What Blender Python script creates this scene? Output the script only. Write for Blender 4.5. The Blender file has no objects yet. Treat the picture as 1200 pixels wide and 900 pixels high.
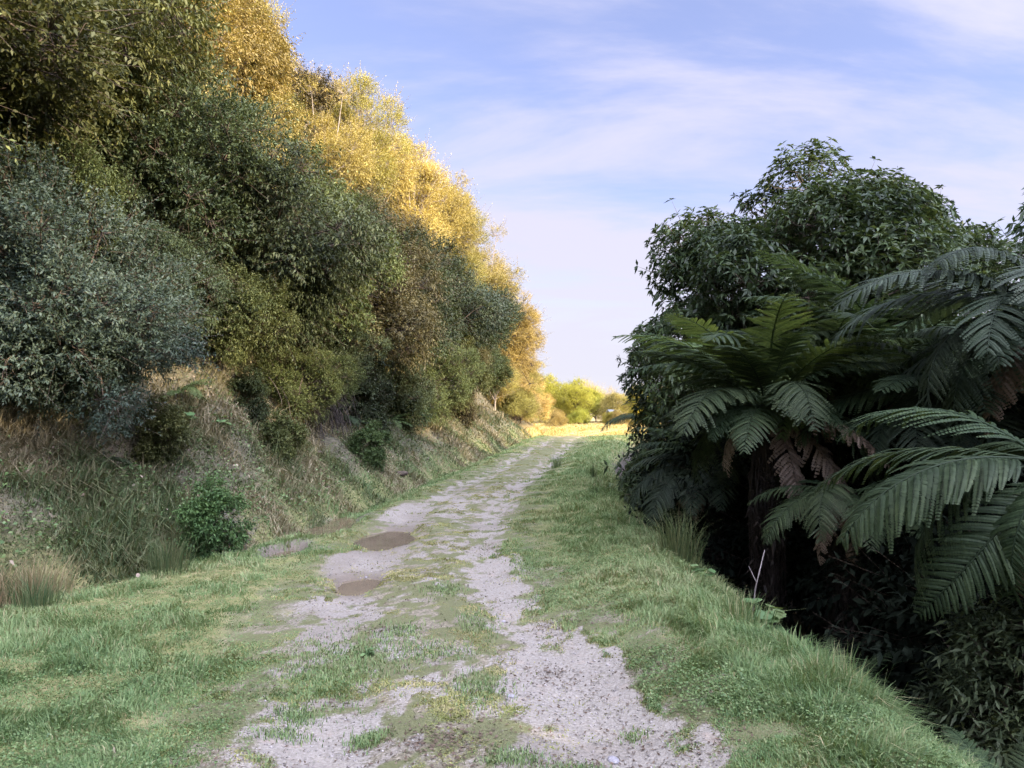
import bpy, math, random
import numpy as np
from mathutils import Vector, Matrix, Euler

R = math.radians
scene = bpy.context.scene
COL = scene.collection
rng = np.random.RandomState(11)
random.seed(5)

# ------------------------------------------------------------------ noise
def _hash(ix, iy, seed):
    n = (ix.astype(np.int64) * 374761393 + iy.astype(np.int64) * 668265263 + seed * 1274126177) & 0x7fffffff
    n = ((n ^ (n >> 13)) * 1274126177) & 0x7fffffff
    n = n ^ (n >> 16)
    return (n & 0xffff) / 65535.0

def vnoise(x, y, seed=0):
    x = np.asarray(x, float); y = np.asarray(y, float)
    ix = np.floor(x); iy = np.floor(y)
    fx = x - ix; fy = y - iy
    fx = fx * fx * (3 - 2 * fx); fy = fy * fy * (3 - 2 * fy)
    a = _hash(ix, iy, seed); b = _hash(ix + 1, iy, seed)
    c = _hash(ix, iy + 1, seed); d = _hash(ix + 1, iy + 1, seed)
    return (a * (1 - fx) + b * fx) * (1 - fy) + (c * (1 - fx) + d * fx) * fy

def fbm(x, y, seed=0, octv=4):
    s = 0; a = 0.5; t = 0
    for o in range(octv):
        s = s + a * vnoise(x, y, seed + o * 17); t += a
        x = x * 2.03 + 7.1; y = y * 2.03 + 3.7; a *= 0.5
    return s / t

def sstep(a, b, x):
    t = np.clip((x - a) / (b - a), 0, 1)
    return t * t * (3 - 2 * t)

# ------------------------------------------------------------------ layout of the ground
_ty = np.linspace(-70, 240, 1551)
def table(pts, sig=1.3):
    p = np.array(pts, float)
    v = np.interp(_ty, p[:, 0], p[:, 1])
    k = np.exp(-0.5 * (np.arange(-30, 31) * 0.2 / sig) ** 2); k /= k.sum()
    vp = np.pad(v, 30, mode='edge')
    return np.convolve(vp, k, 'valid')
_pc = table([(-70, 1), (0, .15), (3.4, -.12), (5.3, -.41), (7.1, -.82), (10.2, -1.05), (14.9, -.62), (21.5, .34), (27.7, 1.1), (39, 2.7),
             (50, 5.0), (58, 8.2), (66, 13), (80, 26), (240, 160)])
_ft = table([(-70, -8), (0, -6.2), (4, -5.5), (6.5, -4.7), (8.5, -3.6), (11.35, -2.75), (20, -1.85), (34, -.1), (45, 1.2), (53, 2.0), (60, 2.2),
             (66, -2), (75, -12), (90, -30), (240, -190)])
_ed = table([(-70, 2.6), (0, 2.1), (3.5, 1.80), (4.6, 1.64), (6.5, 1.58), (11.8, 1.68), (23, 2.45), (30, 3.8), (40, 6.5), (50, 12), (60, 24), (240, 220)])
_hw = table([(-70, 1.3), (3.4, 1.22), (5.3, 1.1), (7.1, .95), (10.2, 1.0), (15, .95), (240, .95)])
def pc(y): return np.interp(y, _ty, _pc)
def foot(y): return np.interp(y, _ty, _ft)
def edge(y): return np.interp(y, _ty, _ed)
def half(y): return np.interp(y, _ty, _hw)

PUDDLES = [(-1.62, 9.75, .40, .58), (-1.45, 7.2, .20, .33)]
DITCH = [(-2.50, 10.9, .26, .85), (-2.62, 8.9, .19, .42)]

RA, RB = np.array([27.0, 20.0]), np.array([20.0, -75.0])
def ridge(x, y):
    d = RB - RA; L = (d ** 2).sum()
    t = np.clip(((x - RA[0]) * d[0] + (y - RA[1]) * d[1]) / L, 0, 1)
    dist = np.sqrt((x - RA[0] - t * d[0]) ** 2 + (y - RA[1] - t * d[1]) ** 2)
    return (11.2 - 3.8 * (1 - np.clip(t / .28, 0, 1))) * np.exp(-(dist / 8.0) ** 2)

def height(x, y):
    x = np.asarray(x, float); y = np.asarray(y, float)
    n1 = fbm(x * .5, y * .5, 3, 4) - .5
    n2 = fbm(x * 2.6, y * 2.6, 9, 3) - .5
    z = .10 * n1 + .045 * n2
    u = x - pc(y); h = half(y)
    # wheel ruts and crown of the track
    near = np.exp(-((np.abs(u) - .62 * h) / .28) ** 2)
    z = z - .05 * near * sstep(60, 40, y)
    # verge slightly raised on the right, ditch on the left
    r = x - edge(y)
    z = z + .10 * np.exp(-((r + .45) / .5) ** 2)
    d = (foot(y) - x) * .94
    z = z - .16 * np.exp(-((d + .15) / .32) ** 2) * sstep(75, 55, y)
    # left bank
    dd = np.maximum(d, 0)
    wob = .8 + .45 * fbm(x * .35, y * .35, 21, 3)
    far = sstep(95, 60, y) * .75 + .25
    bank = .78 * dd + .85 * np.maximum(dd - 1.9, 0) * wob * 1.0
    bank = np.where(bank > 12, 12 + (bank - 12) * .25, bank)
    bank = np.minimum(bank, 30)
    lump = (fbm(x * .9, y * .9, 31, 4) - .5) * .9 + (fbm(x * 3.5, y * 3.5, 33, 3) - .5) * .25
    z = z + bank * far + lump * sstep(0.1, 1.3, d)
    # gully on the right
    rr = np.maximum(r, 0)
    g = -2.3 * (1 - np.exp(-(rr / 2.1) ** 1.5)) * sstep(75, 40, y)
    z = z + g + sstep(12, 40, rr) * 1.5
    z = z + ridge(x, y)
    # puddle bowls
    for (px, py, ax, ay) in PUDDLES:
        q = ((x - px) / ax) ** 2 + ((y - py) / ay) ** 2
        q = q + (fbm(x * 5.5, y * 5.5, 55, 4) - .5) * 1.7
        w = 1 / (1 + np.exp((q - 1.25) * 4.0))
        z = z * (1 - w) + w * (-.10)
    for (px, py, ax, ay) in DITCH:
        q = ((x - px) / ax) ** 2 + ((y - py) / ay) ** 2
        w = 1 / (1 + np.exp((q - 1.3) * 3.0))
        z = z * (1 - w) + w * (-.16)
    # low crest, then a dip before the sunny flat
    z = z + .12 * np.exp(-((y - 38) / 5.0) ** 2) * sstep(8, 3, np.abs(u))
    return z

def bareness(x, y):
    """0 turf .. 1 bare pale silt"""
    u = x - pc(y); h = half(y)
    sr = np.exp(-(np.abs(u - .66 * h) / (.27 * h)) ** 2.5)
    sl = np.exp(-(np.abs(u + .62 * h) / (.30 * h)) ** 2.5)
    b = np.maximum(sr * .42, sl * .32) + .30 * np.exp(-(u / (1.05 * h)) ** 4)
    left = sstep(.1, -.5, u) * sstep(7.0, 5.6, y)
    b = b * (1 - .38 * sstep(12, 22, y)) * (1 - .25 * sstep(26, 45, y))
    n = fbm(x * 1.7 + 3, y * 1.2, 71, 4) - .5
    n2 = fbm(x * 6.5, y * 4.5, 75, 4) - .5; n3 = fbm(x * 15, y * 11, 79, 3) - .5
    b = b * .96 + n * .55 * sstep(.02, .3, b) + n2 * 1.05 * sstep(.05, .3, b) + n3 * 1.15 * sstep(.05, .3, b)
    for (px, py, rx, ry, a) in PATCH:
        b = b + .7 * a * np.exp(-(((x - px) / rx) ** 2 + ((y - py) / ry) ** 2) ** 1.5)
    return np.clip(b, 0, 1)

def mossy(x, y):
    return (1 - sstep(.22, .72, bareness(x, y))) * sstep(.32, .49, fbm(x * 6, y * 6, 231, 3) * .65 + .35 * fbm(x * 21, y * 21, 233, 2))

def gp(px, py):      # a spot on the level track from its bearing in the photograph
    Y = 1.6 * 901 / (py - 478.0)
    return (px - 600) / 901 * Y, Y
PATCH = []
for (px, py, rx, ry, a) in [(410, 775, .17, .40, -.8), (430, 850, .07, .07, -.9), (350, 850, .28, .22, .7), (640, 800, .25, .8, .75), (770, 870, .35, .35, .5),
                            (590, 690, .16, .9, .6), (470, 600, .3, 1.2, .7), (540, 590, .25, 1.5, .5), (520, 720, .3, .5, -.35), (500, 840, .3, .2, -.3),
                            (340, 720, .3, .4, .45), (420, 655, .42, .8, .8), (400, 700, .35, .4, .5), (330, 760, .3, .5, .35), (600, 850, .25, .2, -.5), (700, 800, .22, .5, .45), (360, 800, .15, .15, -.4), (455, 690, .2, .25, -.5)]:
    x_, y_ = gp(px, py)
    PATCH.append((x_, y_, rx, ry, a))

# ------------------------------------------------------------------ mesh helpers
def build_mesh(name, V, faces, mats=(), rnd=None, smooth=False, midx=None, extra=None):
    """faces: list of (n,k) index arrays"""
    V = np.asarray(V, np.float32)
    me = bpy.data.meshes.new(name)
    me.vertices.add(len(V)); me.vertices.foreach_set('co', V.ravel())
    flat = np.concatenate([f.ravel() for f in faces]).astype(np.int32)
    tot = np.concatenate([np.full(len(f), f.shape[1], np.int32) for f in faces])
    start = np.concatenate([[0], np.cumsum(tot)[:-1]]).astype(np.int32)
    me.loops.add(len(flat)); me.loops.foreach_set('vertex_index', flat)
    me.polygons.add(len(tot)); me.polygons.foreach_set('loop_start', start)
    if midx is not None: me.polygons.foreach_set('material_index', np.asarray(midx, np.int32))
    if smooth: me.polygons.foreach_set('use_smooth', np.ones(len(tot), bool))
    me.update(calc_edges=True)
    if rnd is not None:
        at = me.attributes.new('rnd', 'FLOAT', 'POINT'); at.data.foreach_set('value', np.asarray(rnd, np.float32))
    for k, v in (extra or {}).items():
        at = me.attributes.new(k, 'FLOAT', 'POINT'); at.data.foreach_set('value', np.asarray(v, np.float32))
    for m in mats: me.materials.append(m)
    return me

def obj(name, me, parent=None, loc=(0, 0, 0), rot=(0, 0, 0), scale=1.0, mat=None):
    o = bpy.data.objects.new(name, me); COL.objects.link(o)
    o.location = loc; o.rotation_euler = rot
    o.scale = (scale,) * 3 if not hasattr(scale, '__len__') else scale
    if parent is not None: o.parent = parent
    if mat is not None and me is not None:
        o.material_slots[0].link = 'OBJECT'; o.material_slots[0].material = mat
    return o

def tag(o, label=None, cat=None, group=None, kind=None):
    if label: o['label'] = label
    if cat: o['category'] = cat
    if group: o['group'] = group
    if kind: o['kind'] = kind
    return o

class MB:
    def __init__(s): s.V = []; s.Q = []; s.T = []; s.r = []; s.n = 0
    def add(s, V, Q=None, T=None, rnd=.5):
        V = np.asarray(V, float).reshape(-1, 3)
        if Q is not None and len(Q): s.Q.append(np.asarray(Q).reshape(-1, 4) + s.n)
        if T is not None and len(T): s.T.append(np.asarray(T).reshape(-1, 3) + s.n)
        s.V.append(V); s.r.append(np.broadcast_to(np.asarray(rnd, float), (len(V),))); s.n += len(V)
    def tube(s, P, rad, sides=6, rnd=.5, cap=True):
        P = np.asarray(P, float); n = len(P)
        rad = np.broadcast_to(np.asarray(rad, float), (n,))
        T = np.gradient(P, axis=0); T /= np.linalg.norm(T, axis=1)[:, None] + 1e-9
        up = np.array([0.31, .12, .94]) if abs(T[0] @ np.array([0.31, .12, .94])) < .9 else np.array([1., 0, 0])
        A = np.cross(T, up); A /= np.linalg.norm(A, axis=1)[:, None] + 1e-9
        B = np.cross(T, A)
        th = np.arange(sides) / sides * 2 * math.pi
        V = P[:, None] + rad[:, None, None] * (np.cos(th)[None, :, None] * A[:, None] + np.sin(th)[None, :, None] * B[:, None])
        i = np.arange(n - 1)[:, None] * sides; j = np.arange(sides)[None]; k = (j + 1) % sides
        Q = np.stack([i + j, i + k, i + sides + k, i + sides + j], -1).reshape(-1, 4)
        s.add(V, Q, None, rnd)
        if cap:
            c0 = s.n
            s.add([P[-1]], None, None, rnd)
            base = c0 - sides
            s.T.append(np.array([[base + a, base + (a + 1) % sides, c0] for a in range(sides)]))
    def leaves(s, P, D, L, W, droop=0.0, fold=.12, rnd=.5, r=rng, wide=.42, upb=1.0):
        V = leaf_block(P, D, L, W, droop, fold, r, wide, upb)
        m = len(V)
        s.add(V.reshape(-1, 3), np.arange(4 * m).reshape(-1, 4), None, np.repeat(np.broadcast_to(rnd, (m,)), 4))
    def mesh(s, name, mats, smooth=False):
        f = []
        if s.Q: f.append(np.concatenate(s.Q))
        if s.T: f.append(np.concatenate(s.T))
        return build_mesh(name, np.concatenate(s.V), f, mats, np.concatenate(s.r), smooth)

def norm(a): return a / (np.linalg.norm(a, axis=-1, keepdims=True) + 1e-9)

def leaf_block(P, D, L, W, droop=0., fold=.12, r=rng, wide=.42, upb=1.0):
    P = np.asarray(P, float); D = norm(np.asarray(D, float)); n = len(P)
    L = np.broadcast_to(L, (n,))[:, None]; W = np.broadcast_to(W, (n,))[:, None]
    U = r.normal(0, .45, (n, 3)); U[:, 2] += upb
    S = norm(np.cross(D, U)); N = np.cross(S, D)
    tip = P + D * L; tip[:, 2] -= (droop * L)[:, 0]
    m = P + D * L * wide; m[:, 2] -= (droop * L * wide * wide)[:, 0]
    return np.stack([P, m + S * W * .5 + N * W * fold, tip, m - S * W * .5 + N * W * fold], 1)

# ------------------------------------------------------------------ materials
def new_mat(name):
    m = bpy.data.materials.new(name); m.use_nodes = True
    nt = m.node_tree; nt.nodes.clear()
    return m, nt, nt.nodes, nt.links

def ramp_node(N, stops, interp='LINEAR'):
    r = N.new('ShaderNodeValToRGB'); cr = r.color_ramp; cr.interpolation = interp
    while len(cr.elements) < len(stops): cr.elements.new(.5)
    for e, (p, c) in zip(cr.elements, stops):
        e.position = p; e.color = (c[0], c[1], c[2], 1)
    return r

def leaf_mat(name, cols, rough=.55, trans=.25, spec=.18, hue=.02, val=.25):
    m, nt, N, K = new_mat(name)
    at = N.new('ShaderNodeAttribute'); at.attribute_name = 'rnd'
    n = len(cols)
    rp = ramp_node(N, [(i / max(1, n - 1), c) for i, c in enumerate(cols)])
    K.new(at.outputs['Fac'], rp.inputs[0])
    oi = N.new('ShaderNodeObjectInfo')
    hs = N.new('ShaderNodeHueSaturation')
    mr = N.new('ShaderNodeMapRange'); mr.inputs['To Min'].default_value = .5 - hue; mr.inputs['To Max'].default_value = .5 + hue
    mv = N.new('ShaderNodeMapRange'); mv.inputs['To Min'].default_value = 1 - val; mv.inputs['To Max'].default_value = 1 + val
    K.new(oi.outputs['Random'], mr.inputs['Value']); K.new(mr.outputs[0], hs.inputs['Hue'])
    ml = N.new('ShaderNodeMath'); ml.operation = 'FRACT'
    mm = N.new('ShaderNodeMath'); mm.operation = 'MULTIPLY'; mm.inputs[1].default_value = 7.31
    K.new(oi.outputs['Random'], mm.inputs[0]); K.new(mm.outputs[0], ml.inputs[0]); K.new(ml.outputs[0], mv.inputs['Value'])
    K.new(mv.outputs[0], hs.inputs['Value']); K.new(rp.outputs[0], hs.inputs['Color'])
    b = N.new('ShaderNodeBsdfPrincipled'); b.inputs['Roughness'].default_value = rough
    b.inputs['Specular IOR Level'].default_value = spec
    K.new(hs.outputs[0], b.inputs['Base Color'])
    o = N.new('ShaderNodeOutputMaterial')
    if trans > 0:
        t = N.new('ShaderNodeBsdfTranslucent'); mx = N.new('ShaderNodeMixShader'); mx.inputs[0].default_value = trans
        g = N.new('ShaderNodeMix'); g.data_type = 'RGBA'; g.blend_type = 'MULTIPLY'; g.inputs[0].default_value = 1
        g.inputs[7].default_value = (1.5, 1.35, .7, 1)
        K.new(hs.outputs[0], g.inputs[6]); K.new(g.outputs[2], t.inputs['Color'])
        K.new(b.outputs[0], mx.inputs[1]); K.new(t.outputs[0], mx.inputs[2]); K.new(mx.outputs[0], o.inputs[0])
    else:
        K.new(b.outputs[0], o.inputs[0])
    return m

def bark_mat(name, c1, c2, scale=9):
    m, nt, N, K = new_mat(name)
    tc = N.new('ShaderNodeTexCoord'); mp = N.new('ShaderNodeMapping'); mp.inputs['Scale'].default_value = (3, 3, .6)
    nz = N.new('ShaderNodeTexNoise'); nz.inputs['Scale'].default_value = scale; nz.inputs['Detail'].default_value = 6
    K.new(tc.outputs['Object'], mp.inputs[0]); K.new(mp.outputs[0], nz.inputs[0])
    rp = ramp_node(N, [(.35, c1), (.65, c2)]); K.new(nz.outputs[0], rp.inputs[0])
    b = N.new('ShaderNodeBsdfPrincipled'); b.inputs['Roughness'].default_value = .9; b.inputs['Specular IOR Level'].default_value = .15
    bp = N.new('ShaderNodeBump'); bp.inputs['Strength'].default_value = .5; bp.inputs['Distance'].default_value = .03
    K.new(nz.outputs[0], bp.inputs['Height']); K.new(bp.outputs[0], b.inputs['Normal'])
    K.new(rp.outputs[0], b.inputs['Base Color'])
    o = N.new('ShaderNodeOutputMaterial'); K.new(b.outputs[0], o.inputs[0])
    return m

M = {}
# leaf palettes (albedo)
M['olive'] = leaf_mat('leaf_olive', [(.026, .036, .012), (.056, .070, .025), (.115, .128, .048)])
M['olive_light'] = leaf_mat('leaf_olive_light', [(.036, .050, .015), (.076, .094, .032), (.145, .160, .058)])
M['dark'] = leaf_mat('leaf_dark', [(.013, .020, .010), (.027, .040, .020), (.060, .080, .038)])
M['bluegreen'] = leaf_mat('leaf_bluegreen', [(.013, .022, .015), (.028, .044, .030), (.066, .090, .066)], spec=.2, rough=.55)
M['brownish'] = leaf_mat('leaf_brownish', [(.034, .032, .016), (.070, .063, .030), (.125, .112, .055)])
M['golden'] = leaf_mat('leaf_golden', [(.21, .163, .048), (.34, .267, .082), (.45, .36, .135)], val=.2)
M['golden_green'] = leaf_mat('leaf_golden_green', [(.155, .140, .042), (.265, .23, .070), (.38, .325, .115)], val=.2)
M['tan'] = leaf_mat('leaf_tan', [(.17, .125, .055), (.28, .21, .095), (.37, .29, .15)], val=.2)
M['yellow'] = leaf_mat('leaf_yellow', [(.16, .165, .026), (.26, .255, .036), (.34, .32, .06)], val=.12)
M['shiny'] = leaf_mat('leaf_shiny_dark', [(.013, .023, .011), (.026, .043, .019), (.056, .082, .034)], spec=.22, rough=.45)
M['shiny_light'] = leaf_mat('leaf_shiny_light', [(.05, .08, .02), (.09, .13, .035), (.14, .18, .05)], spec=.5, rough=.38)
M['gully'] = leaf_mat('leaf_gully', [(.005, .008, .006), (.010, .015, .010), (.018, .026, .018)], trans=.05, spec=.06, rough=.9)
M['frond'] = leaf_mat('frond_green', [(.015, .027, .013), (.029, .048, .022), (.056, .080, .038)], trans=.3, spec=.2, rough=.6, hue=.015, val=.2)
M['frond_bright'] = leaf_mat('frond_bright_green', [(.030, .050, .018), (.056, .088, .031), (.095, .130, .048)], trans=.3, spec=.2, rough=.6, hue=.01, val=.12)
M['frond_blue'] = leaf_mat('frond_bluish', [(.014, .025, .014), (.027, .043, .026), (.054, .076, .049)], trans=.25, spec=.25, rough=.6, hue=.01, val=.2)
M['frond_dead'] = leaf_mat('frond_dead', [(.070, .050, .036), (.135, .100, .072), (.235, .185, .145)], trans=.1, hue=.01, val=.25)
M['skirt'] = leaf_mat('dead_skirt_fibre', [(.009, .007, .006), (.022, .017, .014), (.055, .042, .034)], trans=.05)
M['grass'] = leaf_mat('grass_blades', [(.043, .082, .031), (.083, .138, .054), (.124, .172, .072), (.165, .198, .096), (.265, .235, .14)], trans=.25, val=0, hue=0)
M['grass_dry'] = leaf_mat('grass_dry', [(.075, .080, .035), (.13, .115, .060), (.20, .16, .095), (.30, .23, .15)], trans=.2, val=.1, hue=.01)
M['grass_bank'] = leaf_mat('grass_bank', [(.045, .075, .032), (.085, .105, .05), (.115, .112, .062), (.165, .148, .09), (.24, .212, .14)], trans=.2, val=0, hue=0)
M['meadow'] = leaf_mat('meadow_blades', [(.20, .165, .045), (.30, .24, .078), (.38, .305, .12)], trans=.25, val=0, hue=0)
M['moss'] = leaf_mat('moss_turf', [(.065, .095, .026), (.12, .145, .042), (.18, .18, .07), (.27, .235, .13)], trans=.2, val=0, hue=0)
M['clover'] = leaf_mat('clover_leaves', [(.036, .075, .022), (.07, .12, .036), (.12, .165, .065)], trans=.2, val=0, hue=0, spec=.4)
M['rush'] = leaf_mat('rush_blades', [(.028, .050, .020), (.055, .085, .034), (.12, .13, .06)], trans=.2)
M['bigleaf'] = leaf_mat('weed_leaves', [(.045, .085, .03), (.08, .135, .052), (.13, .20, .085)], trans=.3, spec=.4)
M['shrub_green'] = leaf_mat('leaf_fresh_green', [(.024, .048, .016), (.046, .082, .028), (.08, .125, .044)])
M['litter'] = leaf_mat('litter_leaves', [(.05, .035, .025), (.10, .078, .058), (.20, .17, .13)], trans=.05)
M['bark'] = bark_mat('bark_brown', (.035, .026, .02), (.10, .08, .065))
M['bark_pale'] = bark_mat('bark_pale', (.18, .15, .115), (.34, .29, .235))
M['bark_grey'] = bark_mat('bark_grey', (.09, .08, .08), (.20, .18, .18))
M['fibre'] = bark_mat('trunk_fibre', (.010, .008, .007), (.032, .025, .021), 14)
M['stone'] = bark_mat('stone_grey', (.16, .155, .17), (.30, .29, .32), 20)

def ground_mat():
    m, nt, N, K = new_mat('earth_and_turf')
    def mix(a, b, f, bt='MIX'):
        x = N.new('ShaderNodeMix'); x.data_type = 'RGBA'; x.blend_type = bt
        for s, i in ((f, 0), (a, 6), (b, 7)):
            if hasattr(s, 'is_linked') or hasattr(s, 'links'): K.new(s, x.inputs[i])
            else: x.inputs[i].default_value = s if i == 0 else (*s, 1)
        return x.outputs[2]
    geo = N.new('ShaderNodeNewGeometry')
    def noise(sc, det=5, rough=.6):
        n = N.new('ShaderNodeTexNoise'); n.inputs['Scale'].default_value = sc; n.inputs['Detail'].default_value = det
        n.inputs['Roughness'].default_value = rough; K.new(geo.outputs['Position'], n.inputs['Vector']); return n.outputs[0]
    def attr(n):
        a = N.new('ShaderNodeAttribute'); a.attribute_name = n; return a.outputs['Fac']
    def math_(op, a, b):
        x = N.new('ShaderNodeMath'); x.operation = op
        for i, s in ((0, a), (1, b)):
            if isinstance(s, (int, float)): x.inputs[i].default_value = s
            else: K.new(s, x.inputs[i])
        return x.outputs[0]
    def mr(v, a, b, c=0., d=1.):
        x = N.new('ShaderNodeMapRange'); x.interpolation_type = 'SMOOTHSTEP'
        x.inputs['From Min'].default_value = a; x.inputs['From Max'].default_value = b
        x.inputs['To Min'].default_value = c; x.inputs['To Max'].default_value = d; K.new(v, x.inputs['Value']); return x.outputs[0]
    nf = noise(55, 6, .7); nm = noise(9, 5); nl = noise(1.6, 4); ng = noise(180, 3, .7)
    silt = ramp_node(N, [(.25, (.095, .086, .074)), (.5, (.182, .167, .147)), (.76, (.28, .262, .236))]); K.new(nf, silt.inputs[0])
    silt2 = mix(silt.outputs[0], (.22, .18, .15), mr(nm, .56, .72, 0, .65))
    damp = mix(silt2, (.095, .078, .062), attr('damp'))
    turf = ramp_node(N, [(.3, (.075, .085, .032)), (.5, (.12, .125, .048)), (.7, (.19, .165, .085))]); K.new(nm, turf.inputs[0])
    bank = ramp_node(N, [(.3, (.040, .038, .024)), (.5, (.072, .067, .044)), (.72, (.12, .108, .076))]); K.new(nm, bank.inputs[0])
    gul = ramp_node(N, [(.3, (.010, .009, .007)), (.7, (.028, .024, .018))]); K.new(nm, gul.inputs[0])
    dry = ramp_node(N, [(.3, (.22, .172, .066)), (.7, (.36, .28, .125))]); K.new(nl, dry.inputs[0])
    bare = mr(math_('ADD', attr('bare'), math_('MULTIPLY', math_('SUBTRACT', nf, .5), 1.0)), .34, .60)
    tan = ramp_node(N, [(.34, (.065, .058, .040)), (.5, (.13, .115, .082)), (.66, (.23, .205, .165))]); K.new(nf, tan.inputs[0])
    c = mix(turf.outputs[0], tan.outputs[0], attr('track'))
    c = mix(c, (.080, .088, .036), mr(math_('ADD', attr('moss'), math_('MULTIPLY', math_('SUBTRACT', nf, .5), 1.2)), .35, .65, 0, .85))
    c = mix(c, dry.outputs[0], attr('meadow'))
    c = mix(c, damp, bare)
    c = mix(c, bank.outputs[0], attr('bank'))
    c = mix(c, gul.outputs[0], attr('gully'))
    b = N.new('ShaderNodeBsdfPrincipled'); b.inputs['Specular IOR Level'].default_value = .25
    rough = N.new('ShaderNodeMath'); rough.operation = 'MULTIPLY_ADD'; K.new(attr('damp'), rough.inputs[0]); rough.inputs[1].default_value = -.2; rough.inputs[2].default_value = .9
    K.new(rough.outputs[0], b.inputs['Roughness'])
    K.new(c, b.inputs['Base Color'])
    bp = N.new('ShaderNodeBump'); bp.inputs['Strength'].default_value = .55; bp.inputs['Distance'].default_value = .03
    hsum = math_('ADD', math_('MULTIPLY', nf, .8), math_('MULTIPLY', ng, .35))
    K.new(math_('ADD', hsum, nm), bp.inputs['Height']); K.new(bp.outputs[0], b.inputs['Normal'])
    o = N.new('ShaderNodeOutputMaterial'); K.new(b.outputs[0], o.inputs[0])
    return m
M['ground'] = ground_mat()

def water_mat(name, c, rough):
    m, nt, N, K = new_mat(name)
    b = N.new('ShaderNodeBsdfPrincipled'); b.inputs['Roughness'].default_value = rough
    b.inputs['Specular IOR Level'].default_value = .5
    geo = N.new('ShaderNodeNewGeometry'); nz = N.new('ShaderNodeTexNoise'); nz.inputs['Scale'].default_value = 3.5
    K.new(geo.outputs['Position'], nz.inputs['Vector'])
    rp = ramp_node(N, [(.3, tuple(v * .8 for v in c)), (.7, tuple(v * 1.15 for v in c))]); K.new(nz.outputs[0], rp.inputs[0])
    K.new(rp.outputs[0], b.inputs['Base Color'])
    n2 = N.new('ShaderNodeTexNoise'); n2.inputs['Scale'].default_value = 22; K.new(geo.outputs['Position'], n2.inputs['Vector'])
    bp = N.new('ShaderNodeBump'); bp.inputs['Strength'].default_value = .04; bp.inputs['Distance'].default_value = .01
    K.new(n2.outputs[0], bp.inputs['Height']); K.new(bp.outputs[0], b.inputs['Normal'])
    o = N.new('ShaderNodeOutputMaterial'); K.new(b.outputs[0], o.inputs[0])
    return m
M['puddle'] = water_mat('muddy_water', (.115, .092, .066), .03)
M['ditchwater'] = water_mat('ditch_water', (.10, .075, .05), .08)

# ------------------------------------------------------------------ ground sheet (split by what it is)
def spaced(pts):
    out = []
    for (a, b, s) in pts: out += list(np.arange(a, b - 1e-6, s))
    return np.array(out)
gx = np.concatenate([[-2500, -1200, -600, -300, -160, -100], spaced([(-70, -30, 4), (-30, -14, 1.0), (-14, -6, .3), (-6, -3.2, .12), (-3.2, 2.6, .045), (2.6, 5, .15), (5, 12, .5), (12, 40, 1.5), (40, 80, 5)]),
                     [90, 130, 200, 400, 800, 1500, 2500]])
gy = np.concatenate([[-2500, -800, -300, -150, -90], spaced([(-70, -10, 4), (-10, 2.2, .6), (2.2, 12, .055), (12, 22, .16), (22, 45, .4), (45, 90, 1.2), (90, 140, 5)]),
                     [150, 200, 300, 500, 900, 1600, 2600]])
GX, GY = np.meshgrid(gx, gy)
GZ = height(GX, GY)
GZ = np.where((np.abs(GX) > 150) | (GY > 200) | (GY < -120), 0.0, GZ)
gV = np.stack([GX, GY, GZ], -1).reshape(-1, 3)
nx, ny = len(gx), len(gy)
i = (np.arange(ny - 1)[:, None] * nx + np.arange(nx - 1)[None]).ravel()
gQ = np.stack([i, i + 1, i + nx + 1, i + nx], -1)
x0, y0 = gV[:, 0], gV[:, 1]
a_bare = bareness(x0, y0) * sstep(75, 62, y0)
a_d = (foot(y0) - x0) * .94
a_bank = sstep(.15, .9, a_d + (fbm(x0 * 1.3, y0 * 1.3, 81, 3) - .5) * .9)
a_r = x0 - edge(y0)
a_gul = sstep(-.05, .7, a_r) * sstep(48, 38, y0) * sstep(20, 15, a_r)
a_mead = sstep(39, 46, y0 + (fbm(x0 * .5, y0 * .5, 91) - .5) * 6)
a_trk = sstep(1.5, 1.05, np.abs(x0 - pc(y0)) / half(y0) + (fbm(x0 * 3, y0 * 3, 97, 3) - .5) * .8) * sstep(75, 60, y0)
a_moss = mossy(x0, y0) * a_trk
a_damp = np.zeros(len(gV))
for (px, py, ax, ay) in PUDDLES:
    q = ((x0 - px) / ax) ** 2 + ((y0 - py) / ay) ** 2
    a_damp = np.maximum(a_damp, 1.0 * np.exp(-(q / 3.4) ** 2))
for (px, py, ax, ay) in DITCH:
    q = ((x0 - px) / ax) ** 2 + ((y0 - py) / ay) ** 2
    a_damp = np.maximum(a_damp, np.exp(-(q / 3.2) ** 2)); a_bare = np.maximum(a_bare, .9 * np.exp(-(q / 3.0) ** 2))
a_damp = np.maximum(a_damp, .35 * sstep(.5, .7, fbm(x0 * 2.2, y0 * 1.6, 95, 3)))
fc = gV[gQ].mean(1)
f_u = np.abs(fc[:, 0] - pc(fc[:, 1])); f_d = (foot(fc[:, 1]) - fc[:, 0])
f_track = (f_u < half(fc[:, 1]) * 1.25) & (fc[:, 1] < 75) & (fc[:, 1] > -30)
f_hill = (f_d > .05) & (np.abs(fc[:, 0]) < 150) & (fc[:, 1] < 140) & (fc[:, 1] > -90)
f_ridge = (ridge(fc[:, 0], fc[:, 1]) > .5)
def sub_sheet(name, mask):
    q = gQ[mask]; ids, inv = np.unique(q, return_inverse=True)
    me = build_mesh(name, gV[ids], [inv.reshape(-1, 4)], [M['ground']], None, True, None,
                    {'bare': a_bare[ids], 'bank': a_bank[ids], 'gully': a_gul[ids], 'meadow': a_mead[ids], 'damp': a_damp[ids], 'track': a_trk[ids], 'moss': a_moss[ids]})
    o = obj(name, me); o['kind'] = 'structure'; return o
sub_sheet('dirt_track', f_track)
sub_sheet('hillside', f_hill & ~f_track)
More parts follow.
